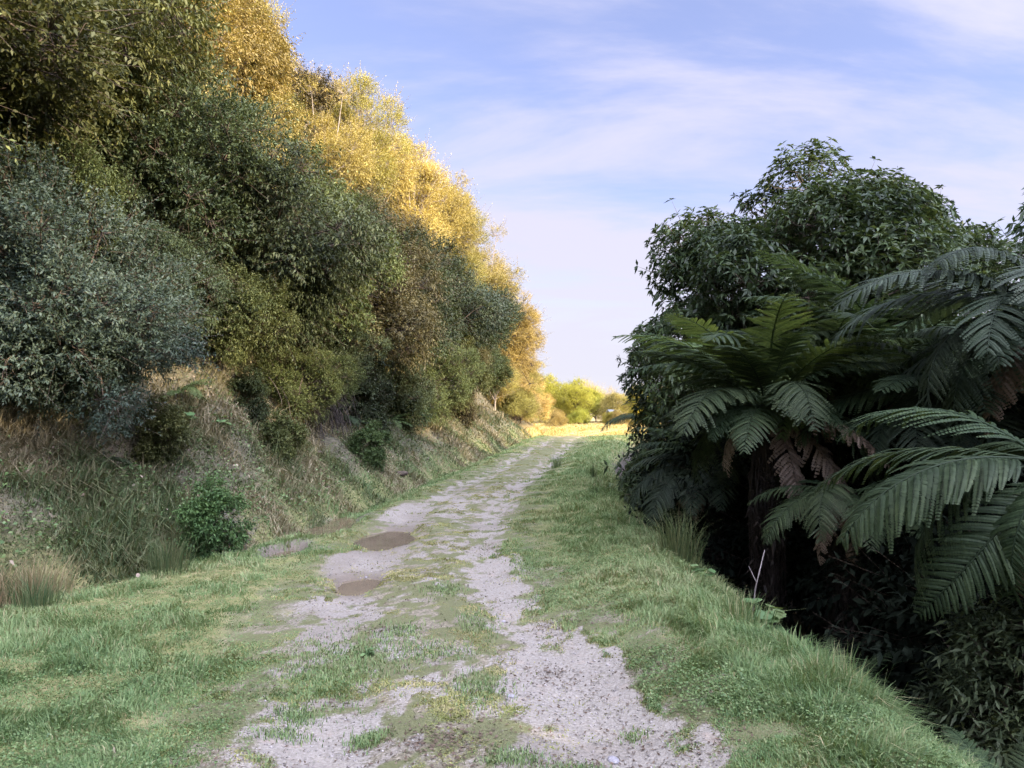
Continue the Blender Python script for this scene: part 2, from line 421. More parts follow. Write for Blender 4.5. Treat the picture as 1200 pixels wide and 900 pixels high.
sub_sheet('hill', f_ridge & ~f_hill & ~f_track)
sub_sheet('ground', ~(f_track | f_hill | f_ridge))

def blob_sheet(name, px, py, ax, ay, z, mat):
    th = np.linspace(0, 2 * math.pi, 40, endpoint=False)
    rr = 1.0 + .10 * np.sin(3 * th + px * 9) + .06 * np.sin(5 * th + 1)
    V = [(px, py, z)] + [(px + ax * r_ * math.cos(t), py + ay * r_ * math.sin(t), z) for t, r_ in zip(th, rr)]
    T = np.array([[0, 1 + a, 1 + (a + 1) % 40] for a in range(40)])
    return obj(name, build_mesh(name, V, [T], [mat]))
for (p, lab) in zip(PUDDLES, ('long brown muddy puddle in the left wheel rut, the farther one', 'small round brown puddle in the left wheel rut, the nearer one')):
    o = blob_sheet('puddle', p[0], p[1], p[2] * 1.65, p[3] * 1.65, -.068, M['puddle']); tag(o, lab, 'puddle', 'puddles on the track', 'thing')
for (p, lab) in zip(DITCH, ('shallow ditch water under the bank, beside the far puddle', 'small wet pool in the ditch under the bank, nearer the camera')):
    o = blob_sheet('ditch_pool', p[0], p[1], p[2] * 1.6, p[3] * 1.6, -.115, M['ditchwater']); tag(o, lab, 'puddle', 'pools in the ditch', 'thing')

def gz(x, y): return float(height(np.array([x]), np.array([y]))[0])

# ------------------------------------------------------------------ trees and shrubs
def sphere_dirs(n, r, zmin=-1.0):
    z = r.uniform(zmin, 1, n); a = r.uniform(0, 2 * math.pi, n); q = np.sqrt(1 - z * z)
    return np.stack([q * np.cos(a), q * np.sin(a), z], 1)

def tree_meshes(name, seed, H, rx, rz, nclump, nsprig, K, leafL, leafW, sprigL, droop=.25, stem_r=.09, lean=(0, 0), whorl=False, zmin=-.55,
                clump_r=.36, wood=None, twigs=1.0, hollow=.55, upright=0.35, shoot=2.2, even=False, warp=1.0):
    """crown leaves (one mesh) and wood (one mesh); base at the origin, crown centre at H-rz"""
    r = np.random.RandomState(seed)
    cc = np.array([lean[0], lean[1], H - rz])
    d = sphere_dirs(nclump, r, zmin)
    rad = r.uniform(.40, 1.04, nclump)
    if even:
        q = np.arange(nclump); zz = zmin + (1 - zmin) * (q + .5) / nclump; aa = q * 2.39996
        d = norm(np.stack([np.sqrt(1 - zz ** 2) * np.cos(aa), np.sqrt(1 - zz ** 2) * np.sin(aa), zz], 1) + r.normal(0, .13, (nclump, 3))); rad = r.uniform(.70, 1.0, nclump)
    C = cc + d * np.array([rx, rx, rz]) * rad[:, None]
    CR = clump_r * rx * r.uniform(.5, 1.15, nclump)
    # inner clumps to close the crown
    ni = nclump // 6
    Ci = cc + sphere_dirs(ni, r) * np.array([rx, rx, rz]) * .35
    C = np.concatenate([C, Ci]); CR = np.concatenate([CR, np.full(ni, .4 * rx)])
    w = CR ** 2; cnt = np.maximum(6, (nsprig * w / w.sum()).astype(int))
    P = []; AX = []; CK = []
    for k in range(len(C)):
        n = cnt[k]
        dd = sphere_dirs(n, r, -1)
        out = norm(C[k] - cc + 1e-3)
        dd = norm(dd + .45 * out + np.array([0, 0, .25]))
        q = hollow + (1.08 - hollow) * r.uniform(0, 1, n) ** .7
        P.append(C[k] + dd * (CR[k] * q)[:, None] * np.array([1, 1, .82]))
        AX.append(norm(dd + .5 * out + r.normal(0, .45, (n, 3)) + np.array([0, 0, upright])))
        CK.append(np.full(n, k))
    P = np.concatenate(P); AX = norm(np.concatenate(AX)); CK = np.concatenate(CK)
    n = len(P)
    f = 1.1 / rx
    P = P + .55 * rx * warp * np.stack([fbm(P[:, 1] * f + seed, P[:, 2] * f, seed, 2) - .5, fbm(P[:, 2] * f + seed, P[:, 0] * f, seed + 5, 2) - .5, 1.2 * (fbm(P[:, 0] * f + seed, P[:, 1] * f, seed + 9, 2) - .5)], 1)
    C = C + .55 * rx * warp * np.stack([fbm(C[:, 1] * f + seed, C[:, 2] * f, seed, 2) - .5, fbm(C[:, 2] * f + seed, C[:, 0] * f, seed + 5, 2) - .5, 1.2 * (fbm(C[:, 0] * f + seed, C[:, 1] * f, seed + 9, 2) - .5)], 1)
    isS = r.uniform(0, 1, n) < .09
    sl = sprigL * r.uniform(.6, 1.4, n) * np.where(isS, shoot, 1.0)
    kk = np.arange(K)
    if whorl: t = np.where(kk < K * .65, 1.0, .35 + .1 * kk / K)
    else: t = .15 + .85 * (kk + .5) / K
    phi = kk * 2.399
    A = norm(np.cross(AX, np.array([.2, .1, 1.0]))); B = np.cross(AX, A)
    ph = phi[None] + r.uniform(0, 6.28, n)[:, None]
    rad_ = np.cos(ph)[..., None] * A[:, None] + np.sin(ph)[..., None] * B[:, None]
    LP = P[:, None] + AX[:, None] * (t[None] * sl[:, None])[..., None]
    LD = AX[:, None] * (.45 if whorl else .65) + rad_ * (.95 if whorl else .75) + r.normal(0, .18, (n, K, 3))
    LD[..., 2] -= droop
    Ls = leafL * r.uniform(.65, 1.25, (n, K))
    clr = r.uniform(0, 1, len(C)); spr = r.uniform(0, 1, n)
    rn = .33 * clr[CK][:, None] + .35 * spr[:, None] + .32 * r.uniform(0, 1, (n, K))
    rn = np.clip((rn - .5) * 1.5 + .5, 0, 1)
    V = leaf_block(LP.reshape(-1, 3), LD.reshape(-1, 3), Ls.ravel(), leafW / leafL * Ls.ravel(), droop * .5, .12, r)
    m = len(V)
    crown = build_mesh(name + '_crown', V.reshape(-1, 3), [np.arange(4 * m).reshape(-1, 4)], [M['olive']], np.repeat(rn.ravel(), 4))
    b = MB()
    top = cc + np.array([0, 0, .35 * rz])
    ts = np.linspace(0, 1, 9)[:, None]
    stem = ts * top * np.array([1, 1, 1]); stem[:, :2] = (ts ** 1.6) * top[:2] + .05 * H * np.sin(ts * 5 + seed) * np.array([.3, .25]) * ts
    b.tube(np.concatenate([[stem[0] - [0, 0, .4]], stem]), np.concatenate([[stem_r * 1.25], stem_r * (1.1 - .85 * ts[:, 0])]), 7)
    for k in range(len(C)):
        u = r.uniform(.25, .9); p0 = np.array([np.interp(u, ts[:, 0], stem[:, q]) for q in range(3)])
        p1 = C[k]; mid = (p0 + p1) / 2 + r.normal(0, .08 * rx, 3) + np.array([0, 0, .1 * rx])
        tt = np.linspace(0, 1, 5)[:, None]
        L = (1 - tt) ** 2 * p0 + 2 * tt * (1 - tt) * mid + tt ** 2 * p1
        b.tube(L, stem_r * .45 * (1 - .75 * tt[:, 0]), 5, cap=False)
        ids = np.where(CK == k)[0]
        for q in r.choice(ids, min(len(ids), int(9 * twigs)), False):
            e = P[q]; md = (p1 + e) / 2 + r.normal(0, .05 * rx, 3)
            b.tube([p1, md, e, e + AX[q] * sl[q]], [stem_r * .12, stem_r * .08, stem_r * .05, .002], 3, cap=False)
    for q in np.where(isS)[0]:
        e = P[q]; b.tube([e - AX[q] * sl[q] * .3, e + AX[q] * sl[q] * .5, e + AX[q] * sl[q]], [stem_r * .05, stem_r * .035, .0015], 3, cap=False)
    trunk = b.mesh(name + '_trunk', [wood or M['bark']], True)
    return trunk, crown

def twiggy_mesh(name, seed, H, W, n=60, depth=3):
    r = np.random.RandomState(seed); b = MB()
    def grow(p, d, L, rad, lev):
        k = 4; pts = [p]; dd = d.copy()
        for _ in range(k):
            dd = norm(dd + r.normal(0, .22, 3) + np.array([0, 0, .04])); pts.append(pts[-1] + dd * L / k)
        b.tube(pts, np.linspace(rad, rad * .5, k + 1), 4 if lev == 0 else 3, r.uniform(), cap=False)
        if lev < depth:
            for _ in range(4 if lev < 2 else 3):
                q = pts[r.randint(1, k + 1)]
                grow(q, norm(dd + r.normal(0, .6, 3)), L * r.uniform(.45, .75), rad * .55, lev + 1)
    for _ in range(n):
        a = r.uniform(0, 6.28); s = r.uniform(0, .75)
        grow(np.array([r.normal(0, .12 * W), r.normal(0, .12 * W), -.1]), norm(np.array([math.cos(a) * s * W / H, math.sin(a) * s * W / H, 1.])), H * r.uniform(.4, .65), .010, 0)
    return b.mesh(name, [M['bark_grey']])

# prototypes: several shapes per kind of foliage
PROTO = {}
def proto(key, *a, **k): PROTO[key] = tree_meshes(key, *a, **k)
proto('near_a', 101, 3.5, 1.75, 1.65, 50, 8000, 11, .078, .031, .26, clump_r=.27, hollow=.5, zmin=-.7, stem_r=.07)
proto('near_b', 102, 3.4, 1.7, 1.6, 56, 9000, 10, .066, .026, .22, clump_r=.27, hollow=.5, zmin=-.7, stem_r=.07, droop=.1)
proto('near_c', 103, 3.6, 1.7, 1.7, 46, 8000, 11, .076, .027, .30, clump_r=.27, hollow=.5, zmin=-.7, stem_r=.07, droop=.4)
proto('mid_a', 111, 4.4, 1.9, 2.0, 30, 6500, 10, .095, .036, .30, stem_r=.08)
proto('mid_b', 112, 4.8, 1.7, 2.2, 30, 6500, 10, .080, .030, .30, stem_r=.08, upright=.6)
proto('mid_c', 113, 4.2, 2.1, 1.8, 34, 6500, 10, .10, .034, .34, stem_r=.08, droop=.4)
proto('feather_a', 121, 5.0, 1.8, 2.3, 36, 7500, 12, .060, .017, .34, stem_r=.07, upright=.7, droop=.05, wood=M['bark_pale'], hollow=.4)
proto('feather_b', 122, 4.4, 2.0, 2.0, 32, 7500, 12, .065, .018, .36, stem_r=.07, upright=.5, droop=.1, wood=M['bark_pale'], hollow=.4)
proto('tall_a', 151, 8.6, 1.75, 2.7, 44, 7500, 11, .075, .024, .34, stem_r=.10, upright=.5, droop=.1, wood=M['bark_pale'], hollow=.4, clump_r=.30)
proto('tall_b', 152, 8.2, 1.95, 2.9, 48, 7500, 11, .080, .026, .34, stem_r=.10, upright=.3, droop=.25, wood=M['bark_pale'], hollow=.4, clump_r=.30)
proto('tall_c', 153, 7.2, 1.95, 3.3, 56, 8500, 11, .075, .026, .34, stem_r=.10, upright=.3, droop=.25, hollow=.4, clump_r=.28, zmin=-.9)
proto('gully_a', 131, 3.6, 1.9, 1.7, 26, 3500, 9, .13, .05, .30, stem_r=.07)
proto('narrow_a', 141, 1.9, .75, .9, 16, 1500, 10, .11, .026, .24, stem_r=.03, droop=.35)

def tree(name, key, loc, label, cat, pal, rz=0., s=1.0, sz=1.0, group=None, tilt=(0, 0)):
    root = bpy.data.objects.new(name, None); COL.objects.link(root)
    root.location = loc; root.rotation_euler = (tilt[0], tilt[1], rz); root.scale = (s, s, s * sz)
    root.empty_display_size = .3
    tag(root, label, cat, group)
    t, c = PROTO[key]
    obj('trunk', t, root); obj('crown', c, root, mat=M[pal])
    return root

ORD = ['first', 'second', 'third', 'fourth', 'fifth', 'sixth', 'seventh', 'eighth', 'ninth', 'tenth', 'eleventh', 'twelfth', 'thirteenth', 'fourteenth', 'fifteenth', 'sixteenth',
       'seventeenth', 'eighteenth', 'nineteenth', 'twentieth', 'twenty-first', 'twenty-second', 'twenty-third', 'twenty-fourth', 'twenty-fifth']

# Row overhanging the bank, each one described by itself. (px-bearing spots turned into ground positions: distance along the track y, depth into the bank d)
rowA = [
    ('bush', 'near_a', 6.0, 3.0, 'olive_light', 1.05, .45, 'pale olive bush at the left edge of the photo, leaning over the bank'),
    ('bush', 'near_b', 8.0, 3.7, 'olive', 1.2, .5, 'tall leafy bush with olive leaves above the blue-green one on the left'),
    ('bush', 'near_b', 9.0, 2.2, 'bluegreen', .70, .75, 'blue-green small-leaved bush hanging low over the dry grass of the bank'),
    ('bush', 'near_c', 10.8, 4.1, 'olive', 1.10, .3, 'dark olive bush with arching branches above the black hollow in the bank'),
    ('bush', 'near_b', 12.6, 3.4, 'dark', 1.0, .35, 'dense dark green bush over the bare earth patch of the bank'),
    ('bush', 'near_c', 14.4, 2.75, 'dark', .98, .5, 'dark green drooping bush right of the bare earth patch'),
    ('bush', 'near_a', 16.6, 3.0, 'olive', 1.0, .4, 'olive green rounded bush above the hanging roots'),
    ('bush', 'near_c', 19.5, 2.7, 'brownish', 1.0, .4, 'brown-tinged bush just past the hanging roots'),
    ('bush', 'near_b', 22.6, 2.8, 'dark', 1.15, .4, 'dark bush of fine leaves midway along the shaded bank'),
    ('bush', 'near_a', 26.3, 2.7, 'dark', 1.2, .4, 'deep green bush before the dark overhanging tree at the bend'),
    ('bush', 'near_c', 29.5, 3.0, 'bluegreen', 1.2, .5, 'grey-green bush under the sunlit slope, second before the bend'),
    ('overhanging_tree', 'near_b', 34.0, 2.9, 'dark', 1.2, .6, 'dark tree leaning out over the track where the sunlight begins'),
]
for (nm, key, y, d, pal, s, lean, lab) in rowA:
    x = float(foot(y)) - d / .94
    az = math.atan2(-.25, .97)
    root = tree(nm, key, (x, y, gz(x, y) - .4), lab, 'tree' if 'tree' in nm else 'bush', pal, 0, s * 1.1, 1.0, None, (0, 0))
    root.rotation_euler = (Matrix.Rotation(lean * .8, 3, Vector((-az, 1, 0))) @ Matrix.Rotation(random.uniform(0, 6.28), 3, 'Z')).to_euler()

FILL = [(5.2, 2.4, .62, 'near_c', 'olive', 'small olive bush at the left edge low on the bank'), (7.2, 2.5, .55, 'near_a', 'dark', 'small dark bush low at the left, beneath the tall olive one'), (8.1, 5.0, .75, 'near_b', 'olive_light', 'light olive bush peeping over the blue-green one'),
        (9.9, 3.2, .62, 'near_a', 'olive', 'olive bush wedged right behind the blue-green one'), (10.2, 5.6, .8, 'near_b', 'golden', 'golden-brown bush high above the black hollow'), (11.5, 2.9, .55, 'near_c', 'dark', 'dark bush drooping into the black hollow of the bank'),
        (12.0, 5.4, .85, 'near_a', 'golden_green', 'yellowish green bush high above the bare earth patch'), (13.4, 2.5, .55, 'near_a', 'olive', 'small olive bush at the top of the bare earth patch'), (13.9, 4.6, .8, 'near_b', 'brownish', 'brownish fine-leaved bush over the grey rock'),
        (15.4, 2.1, .5, 'near_b', 'olive_light', 'small light olive bush just left of the hanging roots'), (15.8, 4.4, .85, 'near_c', 'golden_green', 'yellowish bush above the hanging roots'), (17.8, 2.1, .55, 'near_c', 'dark', 'small dark bush right of the hanging roots'),
        (18.3, 4.2, .9, 'near_b', 'dark', 'dark bush behind the olive green rounded one'), (20.9, 1.9, .6, 'near_a', 'dark', 'small dark bush drooping over the bank midway'), (21.5, 4.0, .95, 'near_a', 'olive', 'olive bush behind the dark fine-leaved one'),
        (24.3, 2.0, .7, 'near_b', 'olive', 'small olive bush beside the dark fine-leaved one'), (25.0, 4.0, 1.0, 'near_c', 'brownish', 'brown-olive bush higher up before the overhanging tree'), (28.0, 2.2, .75, 'near_a', 'olive', 'small olive bush low on the bank before the overhanging tree'),
        (31.5, 2.4, .8, 'near_c', 'brownish', 'brownish bush tucked beside the dark overhanging tree'), (36.8, 2.6, .8, 'near_a', 'olive', 'half lit bush just past the dark overhanging tree')]
for (y, d, s, key, pal, lab) in FILL:
    x = float(foot(y)) - d / .94
    root = tree('bush', key, (x, y, gz(x, y) - .35), lab, 'bush', pal, 0, s, random.uniform(.9, 1.2))
    root.rotation_euler = (Matrix.Rotation(random.uniform(.2, .55), 3, Vector((random.uniform(-.1, .5), 1, 0))) @ Matrix.Rotation(random.uniform(0, 6.28), 3, 'Z')).to_euler()

def hill_row(name, d, ys, keys, pals, smin, smax, labf, cat, group, jit=.5):
    for i_, y in enumerate(ys):
        y2 = y + random.uniform(-jit, jit); d2 = d + random.uniform(-.7, .7)
        x = float(foot(y2)) - d2 / .94
        s = random.uniform(smin, smax) * (1 + .12 * float(sstep(14, 34, y2)))
        lab = labf(i_, len(ys))
        root = tree(name, random.choice(keys), (x, y2, gz(x, y2) - .2), lab, cat, pals(i_, y2), random.uniform(0, 6.28), s, random.uniform(.9, 1.15), group)
        root.rotation_euler = (random.uniform(-.1, .1), random.uniform(.0, .22), root.rotation_euler[2]) if False else (0, 0, root.rotation_euler[2])

def ys_(a, b, s0, grow): 
    out = [a]
    while out[-1] < b: out.append(out[-1] + s0 + grow * (out[-1] - a))
    return out
pick = lambda seq: (lambda i_, y: seq[(i_ * 7 + 3) % len(seq)])
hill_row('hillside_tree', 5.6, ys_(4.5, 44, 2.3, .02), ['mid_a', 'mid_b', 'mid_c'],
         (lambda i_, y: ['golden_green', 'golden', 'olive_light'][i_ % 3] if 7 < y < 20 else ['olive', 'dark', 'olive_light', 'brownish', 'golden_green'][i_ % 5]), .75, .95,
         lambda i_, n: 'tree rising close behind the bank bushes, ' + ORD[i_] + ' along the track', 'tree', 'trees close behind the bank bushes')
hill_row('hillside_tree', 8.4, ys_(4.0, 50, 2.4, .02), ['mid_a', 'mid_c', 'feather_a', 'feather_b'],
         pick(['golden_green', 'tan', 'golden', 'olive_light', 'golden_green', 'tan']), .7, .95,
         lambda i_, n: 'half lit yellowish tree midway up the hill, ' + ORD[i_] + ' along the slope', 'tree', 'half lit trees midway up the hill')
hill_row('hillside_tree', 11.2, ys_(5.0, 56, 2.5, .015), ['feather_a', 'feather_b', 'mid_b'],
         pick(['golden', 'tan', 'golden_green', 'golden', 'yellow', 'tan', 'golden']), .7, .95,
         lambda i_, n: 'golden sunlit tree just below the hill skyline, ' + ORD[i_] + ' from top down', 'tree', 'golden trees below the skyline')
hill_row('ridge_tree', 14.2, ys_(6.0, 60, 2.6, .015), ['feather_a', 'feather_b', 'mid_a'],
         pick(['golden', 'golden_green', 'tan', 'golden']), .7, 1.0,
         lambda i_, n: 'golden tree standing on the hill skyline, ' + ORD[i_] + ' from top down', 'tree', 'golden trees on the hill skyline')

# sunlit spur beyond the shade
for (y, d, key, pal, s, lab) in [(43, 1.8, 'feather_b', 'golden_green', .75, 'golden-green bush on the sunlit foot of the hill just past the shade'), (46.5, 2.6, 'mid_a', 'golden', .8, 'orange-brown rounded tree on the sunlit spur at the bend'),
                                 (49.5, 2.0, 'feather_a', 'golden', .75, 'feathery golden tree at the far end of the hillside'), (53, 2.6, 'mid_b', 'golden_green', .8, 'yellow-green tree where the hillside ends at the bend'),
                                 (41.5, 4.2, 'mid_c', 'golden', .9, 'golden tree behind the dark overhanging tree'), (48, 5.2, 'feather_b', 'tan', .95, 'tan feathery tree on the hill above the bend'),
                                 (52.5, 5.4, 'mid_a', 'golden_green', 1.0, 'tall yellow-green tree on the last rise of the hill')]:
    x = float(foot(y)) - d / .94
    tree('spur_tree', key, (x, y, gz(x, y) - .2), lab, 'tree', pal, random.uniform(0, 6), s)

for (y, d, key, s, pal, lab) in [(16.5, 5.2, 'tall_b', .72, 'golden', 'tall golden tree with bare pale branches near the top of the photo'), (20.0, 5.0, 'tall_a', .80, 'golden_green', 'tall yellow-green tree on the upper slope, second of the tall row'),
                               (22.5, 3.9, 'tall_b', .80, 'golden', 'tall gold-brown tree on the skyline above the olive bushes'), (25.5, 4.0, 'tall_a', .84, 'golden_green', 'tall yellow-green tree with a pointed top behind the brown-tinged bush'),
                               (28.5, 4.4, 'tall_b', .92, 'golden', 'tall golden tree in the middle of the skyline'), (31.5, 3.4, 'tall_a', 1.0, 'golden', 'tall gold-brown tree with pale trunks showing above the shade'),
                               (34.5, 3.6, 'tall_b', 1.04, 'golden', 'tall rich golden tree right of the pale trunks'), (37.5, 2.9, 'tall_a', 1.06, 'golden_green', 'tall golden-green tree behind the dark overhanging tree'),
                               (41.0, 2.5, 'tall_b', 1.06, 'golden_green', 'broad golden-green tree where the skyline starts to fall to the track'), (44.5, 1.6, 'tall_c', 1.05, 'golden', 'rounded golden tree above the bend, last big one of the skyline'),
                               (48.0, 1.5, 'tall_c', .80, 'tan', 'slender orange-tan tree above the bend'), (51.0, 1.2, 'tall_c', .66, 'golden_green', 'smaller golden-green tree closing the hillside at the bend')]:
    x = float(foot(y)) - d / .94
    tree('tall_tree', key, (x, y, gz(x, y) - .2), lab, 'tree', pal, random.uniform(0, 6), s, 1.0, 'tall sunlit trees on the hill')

# far row of sunlit trees behind the meadow
for k, (x, y, key, pal, s, lab) in enumerate([(2.0, 82, 'mid_c', 'golden_green', 1.0, 'leftmost tree of the far sunlit row, half behind the spur'), (4.6, 82, 'mid_a', 'yellow', 1.25, 'bright yellow-green far tree in the gap, next to the spur'),
                                     (8.2, 86, 'mid_c', 'yellow', 1.15, 'tallest yellow far tree in the middle of the gap'), (11.0, 83, 'mid_b', 'golden_green', .95, 'golden-green far tree right of the tallest yellow one'),
                                     (13.8, 85, 'mid_a', 'yellow', 1.05, 'yellow far tree beside the big dark tree on the right'), (17, 84, 'mid_c', 'golden_green', 1.0, 'far tree partly hidden by the big dark tree'),
                                     (9.8, 90, 'feather_b', 'golden', 1.25, 'golden crown rising behind the tallest yellow far tree'), (4, 91, 'feather_a', 'golden', 1.05, 'golden crown behind the far trees near the spur'), (6.6, 79.5, 'tall_c', 'yellow', .78, 'bushy yellow-green far tree left of the pale grey shed'), (12.6, 79, 'tall_c', 'yellow', .72, 'bushy far tree right of the pale grey shed')]):
    tree('far_tree', key, (x, y, gz(x, y) - .9), lab, 'tree', pal, k * 1.3, s, 1.0, 'far sunlit trees')
for k, (x, y, pal, s, lab) in enumerate([(6.6, 76, 'yellow', .45, 'low yellow bush in front of the far trees'), (10.5, 74, 'golden_green', .4, 'low golden bush at the right of the sunlit meadow'),
                                    (9.9, 75.5, 'yellow', .40, 'low yellow bush hiding the foot of the pale grey shed'), (3.6, 66, 'golden', .42, 'small golden bush at the bend beside the sunny track')]):
    tree('meadow_bush', 'mid_c', (x, y, gz(x, y) - .5), lab, 'bush', pal, k * 2.1, s)

sx, sy = 10.7, 81.0; root = bpy.data.objects.new('shed', None); COL.objects.link(root); root.location = (sx, sy, gz(sx, sy)); root.rotation_euler = (0, 0, .5); root.scale = (.52, .52, .52)
tag(root, 'small pale grey shed roof showing between the far sunlit trees', 'shed')
def plain_mat(name, c, rough=.6):
    m, nt, N, K = new_mat(name); b_ = N.new('ShaderNodeBsdfPrincipled'); nz = N.new('ShaderNodeTexNoise'); nz.inputs['Scale'].default_value = 3
    rp = ramp_node(N, [(.3, tuple(v * .85 for v in c)), (.7, c)]); K.new(nz.outputs[0], rp.inputs[0]); K.new(rp.outputs[0], b_.inputs['Base Color']); b_.inputs['Roughness'].default_value = rough
    o_ = N.new('ShaderNodeOutputMaterial'); K.new(b_.outputs[0], o_.inputs[0]); return m
def box(b_, x0, x1, y0, y1, z0, z1):
    V = [(x, y, z) for z in (z0, z1) for (x, y) in ((x0, y0), (x1, y0), (x1, y1), (x0, y1))]
    b_.add(V, [[0, 3, 2, 1], [4, 5, 6, 7], [0, 1, 5, 4], [1, 2, 6, 5], [2, 3, 7, 6], [3, 0, 4, 7]])
b = MB(); box(b, -1.3, 1.3, -1, 1, -.2, 1.9); obj('wall', b.mesh('shed_wall', [plain_mat('shed_boards', (.24, .24, .25))]), root)
b = MB()
for s_ in (-1, 1):
    V = [(-1.5, 0, 2.75), (1.5, 0, 2.75), (1.5, s_ * 1.25, 1.85), (-1.5, s_ * 1.25, 1.85)]; V = V + [(x, y, z - .05) for x, y, z in V]
    b.add(V, [[0, 1, 2, 3], [7, 6, 5, 4], [0, 4, 5, 1], [1, 5, 6, 2], [2, 6, 7, 3], [3, 7, 4, 0]])
obj('roof', b.mesh('shed_roof', [plain_mat('roof_sheet', (.30, .34, .40), .5)]), root)
b = MB(); box(b, -.4, .4, -1.04, -1.003, 0, 1.7); obj('door', b.mesh('shed_door', [plain_mat('door_boards', (.16, .15, .15))]), root)

for k, (y, d, s_, key, pal, lab) in enumerate([(44.5, .9, .5, 'mid_c', 'golden_green', 'low golden bush on the sunlit foot of the bank, first past the shade'), (46.8, .8, .55, 'mid_a', 'tan', 'low tan bush at the sunlit bend under the slender tree'), (49.5, .7, .6, 'mid_c', 'golden', 'low golden bush at the bend under the smaller tree'),
        (52.5, .8, .65, 'mid_a', 'golden_green', 'rounded low bush at the very end of the hillside'), (56.0, 1.2, .75, 'mid_c', 'golden', 'golden bush just behind the end of the hillside'), (54.5, 3.0, .9, 'mid_a', 'tan', 'tan bush on the slope above the end of the hillside'), (59, 2.5, .9, 'mid_c', 'golden_green', 'farthest bush of the hillside past the bend')]):
    x = float(foot(y)) - d / .94
    tree('bend_bush', key, (x, y, gz(x, y) - .3), lab, 'bush', pal, k * 1.4, s_)

# the big dark tree on the right
tr = tree_meshes('broadleaf', 207, 7.5, 2.95, 3.8, 140, 27000, 10, .128, .042, .19, droop=.32, stem_r=.13, whorl=True, zmin=-.85, clump_r=.25, hollow=.6, even=True, shoot=1.8, warp=.4)
PROTO['broad'] = tr
bx, by = 5.2, 13.2
tree('broadleaf_tree', 'broad', (bx, by, gz(bx, by) - .1), 'big dark round tree with drooping whorled leaves, behind the tree ferns', 'tree', 'shiny')
PROTO['broad2'] = tree_meshes('broadleaf_b', 208, 6.0, 2.1, 2.7, 36, 2600, 9, .15, .045, .2, droop=.4, stem_r=.09, whorl=True, zmin=-.8, clump_r=.3)
for (x, y, key, pal, s, lab) in [(4.05, 14.4, 'broad2', 'shiny', .72, 'dark leafy tree at the left flank of the big round tree'), (10.4, 15.0, 'broad2', 'shiny', 1.28, 'dark tree at the right edge of the photo behind the tree fern'),
                                 (8.2, 11.5, 'broad2', 'shiny_light', .62, 'small fresh green tree between the tree ferns and the big tree'), (8.0, 19, 'broad2', 'shiny', 1.1, 'dark tree behind the big round tree, seen through its gaps')]:
    tree('broadleaf_tree', key, (x, y, gz(x, y) - .1), lab, 'tree', pal, random.uniform(0, 6), s)

# dark undergrowth in the gully
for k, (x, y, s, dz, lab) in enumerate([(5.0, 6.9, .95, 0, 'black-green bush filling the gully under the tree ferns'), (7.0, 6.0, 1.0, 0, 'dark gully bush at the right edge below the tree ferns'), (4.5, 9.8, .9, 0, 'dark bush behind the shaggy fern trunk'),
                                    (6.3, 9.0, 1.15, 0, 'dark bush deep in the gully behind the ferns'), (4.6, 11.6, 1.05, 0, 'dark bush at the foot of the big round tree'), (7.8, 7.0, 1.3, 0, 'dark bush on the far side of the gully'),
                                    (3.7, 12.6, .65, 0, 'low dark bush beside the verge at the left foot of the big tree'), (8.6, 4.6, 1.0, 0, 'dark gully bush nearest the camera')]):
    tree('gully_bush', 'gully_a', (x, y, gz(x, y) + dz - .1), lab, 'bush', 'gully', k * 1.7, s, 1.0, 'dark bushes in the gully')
for k, (x, y, s) in enumerate([(9.5, 5.6, 1.15), (8.6, 2.6, 1.2), (8.0, -.4, 1.2), (10.5, 8.0, 1.15), (7.4, -3.6, 1.2), (11.5, 3.5, 1.3), (6.2, 1.6, .8), (7.6, 4.2, .95)]):  # out-of-frame trees added to keep sky light off the gully and ferns
    tree('broadleaf_tree', 'broad2', (x, y, gz(x, y) - .1), 'unseen dark broadleaf tree added beyond the gully to shade the ferns', 'tree', 'shiny', k * 1.9, s, 1.0, 'unseen trees added to shade the gully')
# farther shrubs along the right verge
for k, (x, y, key, pal, s, lab) in enumerate([(4.3, 19, 'near_b', 'shrub_green', .42, 'fresh green low shrub on the right verge beyond the brown tussock'), (4.6, 23.5, 'near_a', 'olive', .45, 'olive shrub on the right verge near the crest'),
                                    (6.3, 29, 'near_c', 'olive_light', .5, 'light shrub at the edge of shade on the right'), (3.95, 16.6, 'near_a', 'dark', .45, 'dark low shrub under the left side of the big tree')]):
    tree('verge_shrub', key, (x, y, gz(x, y) - .15), lab, 'bush', pal, k * 2., s)
# wooded ridge to the right of the frame (it throws the shade over the track)
for k in range(30):
    t = k / 29; q = RA * (1 - t) + RB * t; x, y = q[0] + random.uniform(-1, 2), q[1] - 1 + random.uniform(-1.5, 1.5)
    tree('hilltop_tree', random.choice(['mid_a', 'mid_b', 'mid_c']), (x, y, gz(x, y) - .3), 'dark tree on the wooded ridge right of the track', 'tree', 'dark', random.uniform(0, 6), 1.0 + .1 * min(1, t / .3), 1.0, 'trees on the ridge to the right')

# small leafy shrubs
x, y = -2.95, 8.35
PROTO['weedbush'] = tree_meshes('weedbush', 301, 1.0, .33, .52, 22, 1800, 9, .045, .020, .12, stem_r=.012, zmin=-.8)
tree('leafy_shrub', 'weedbush', (-3.3, 8.5, gz(-3.3, 8.5) - .05), 'small upright fresh green shrub at the foot of the left bank', 'bush', 'shrub_green', 0, .85)
for (x, y, s, lab) in [(3.5, 5.0, .75, 'narrow-leaved dark plant at the right edge of the photo beside the gully'), (4.3, 6.0, .8, 'taller narrow-leaved plant behind the one at the right edge')]:
    tree('narrow_leaf_plant', 'narrow_a', (x, y, gz(x, y) - .05), lab, 'plant', 'dark', random.uniform(0, 6), s)

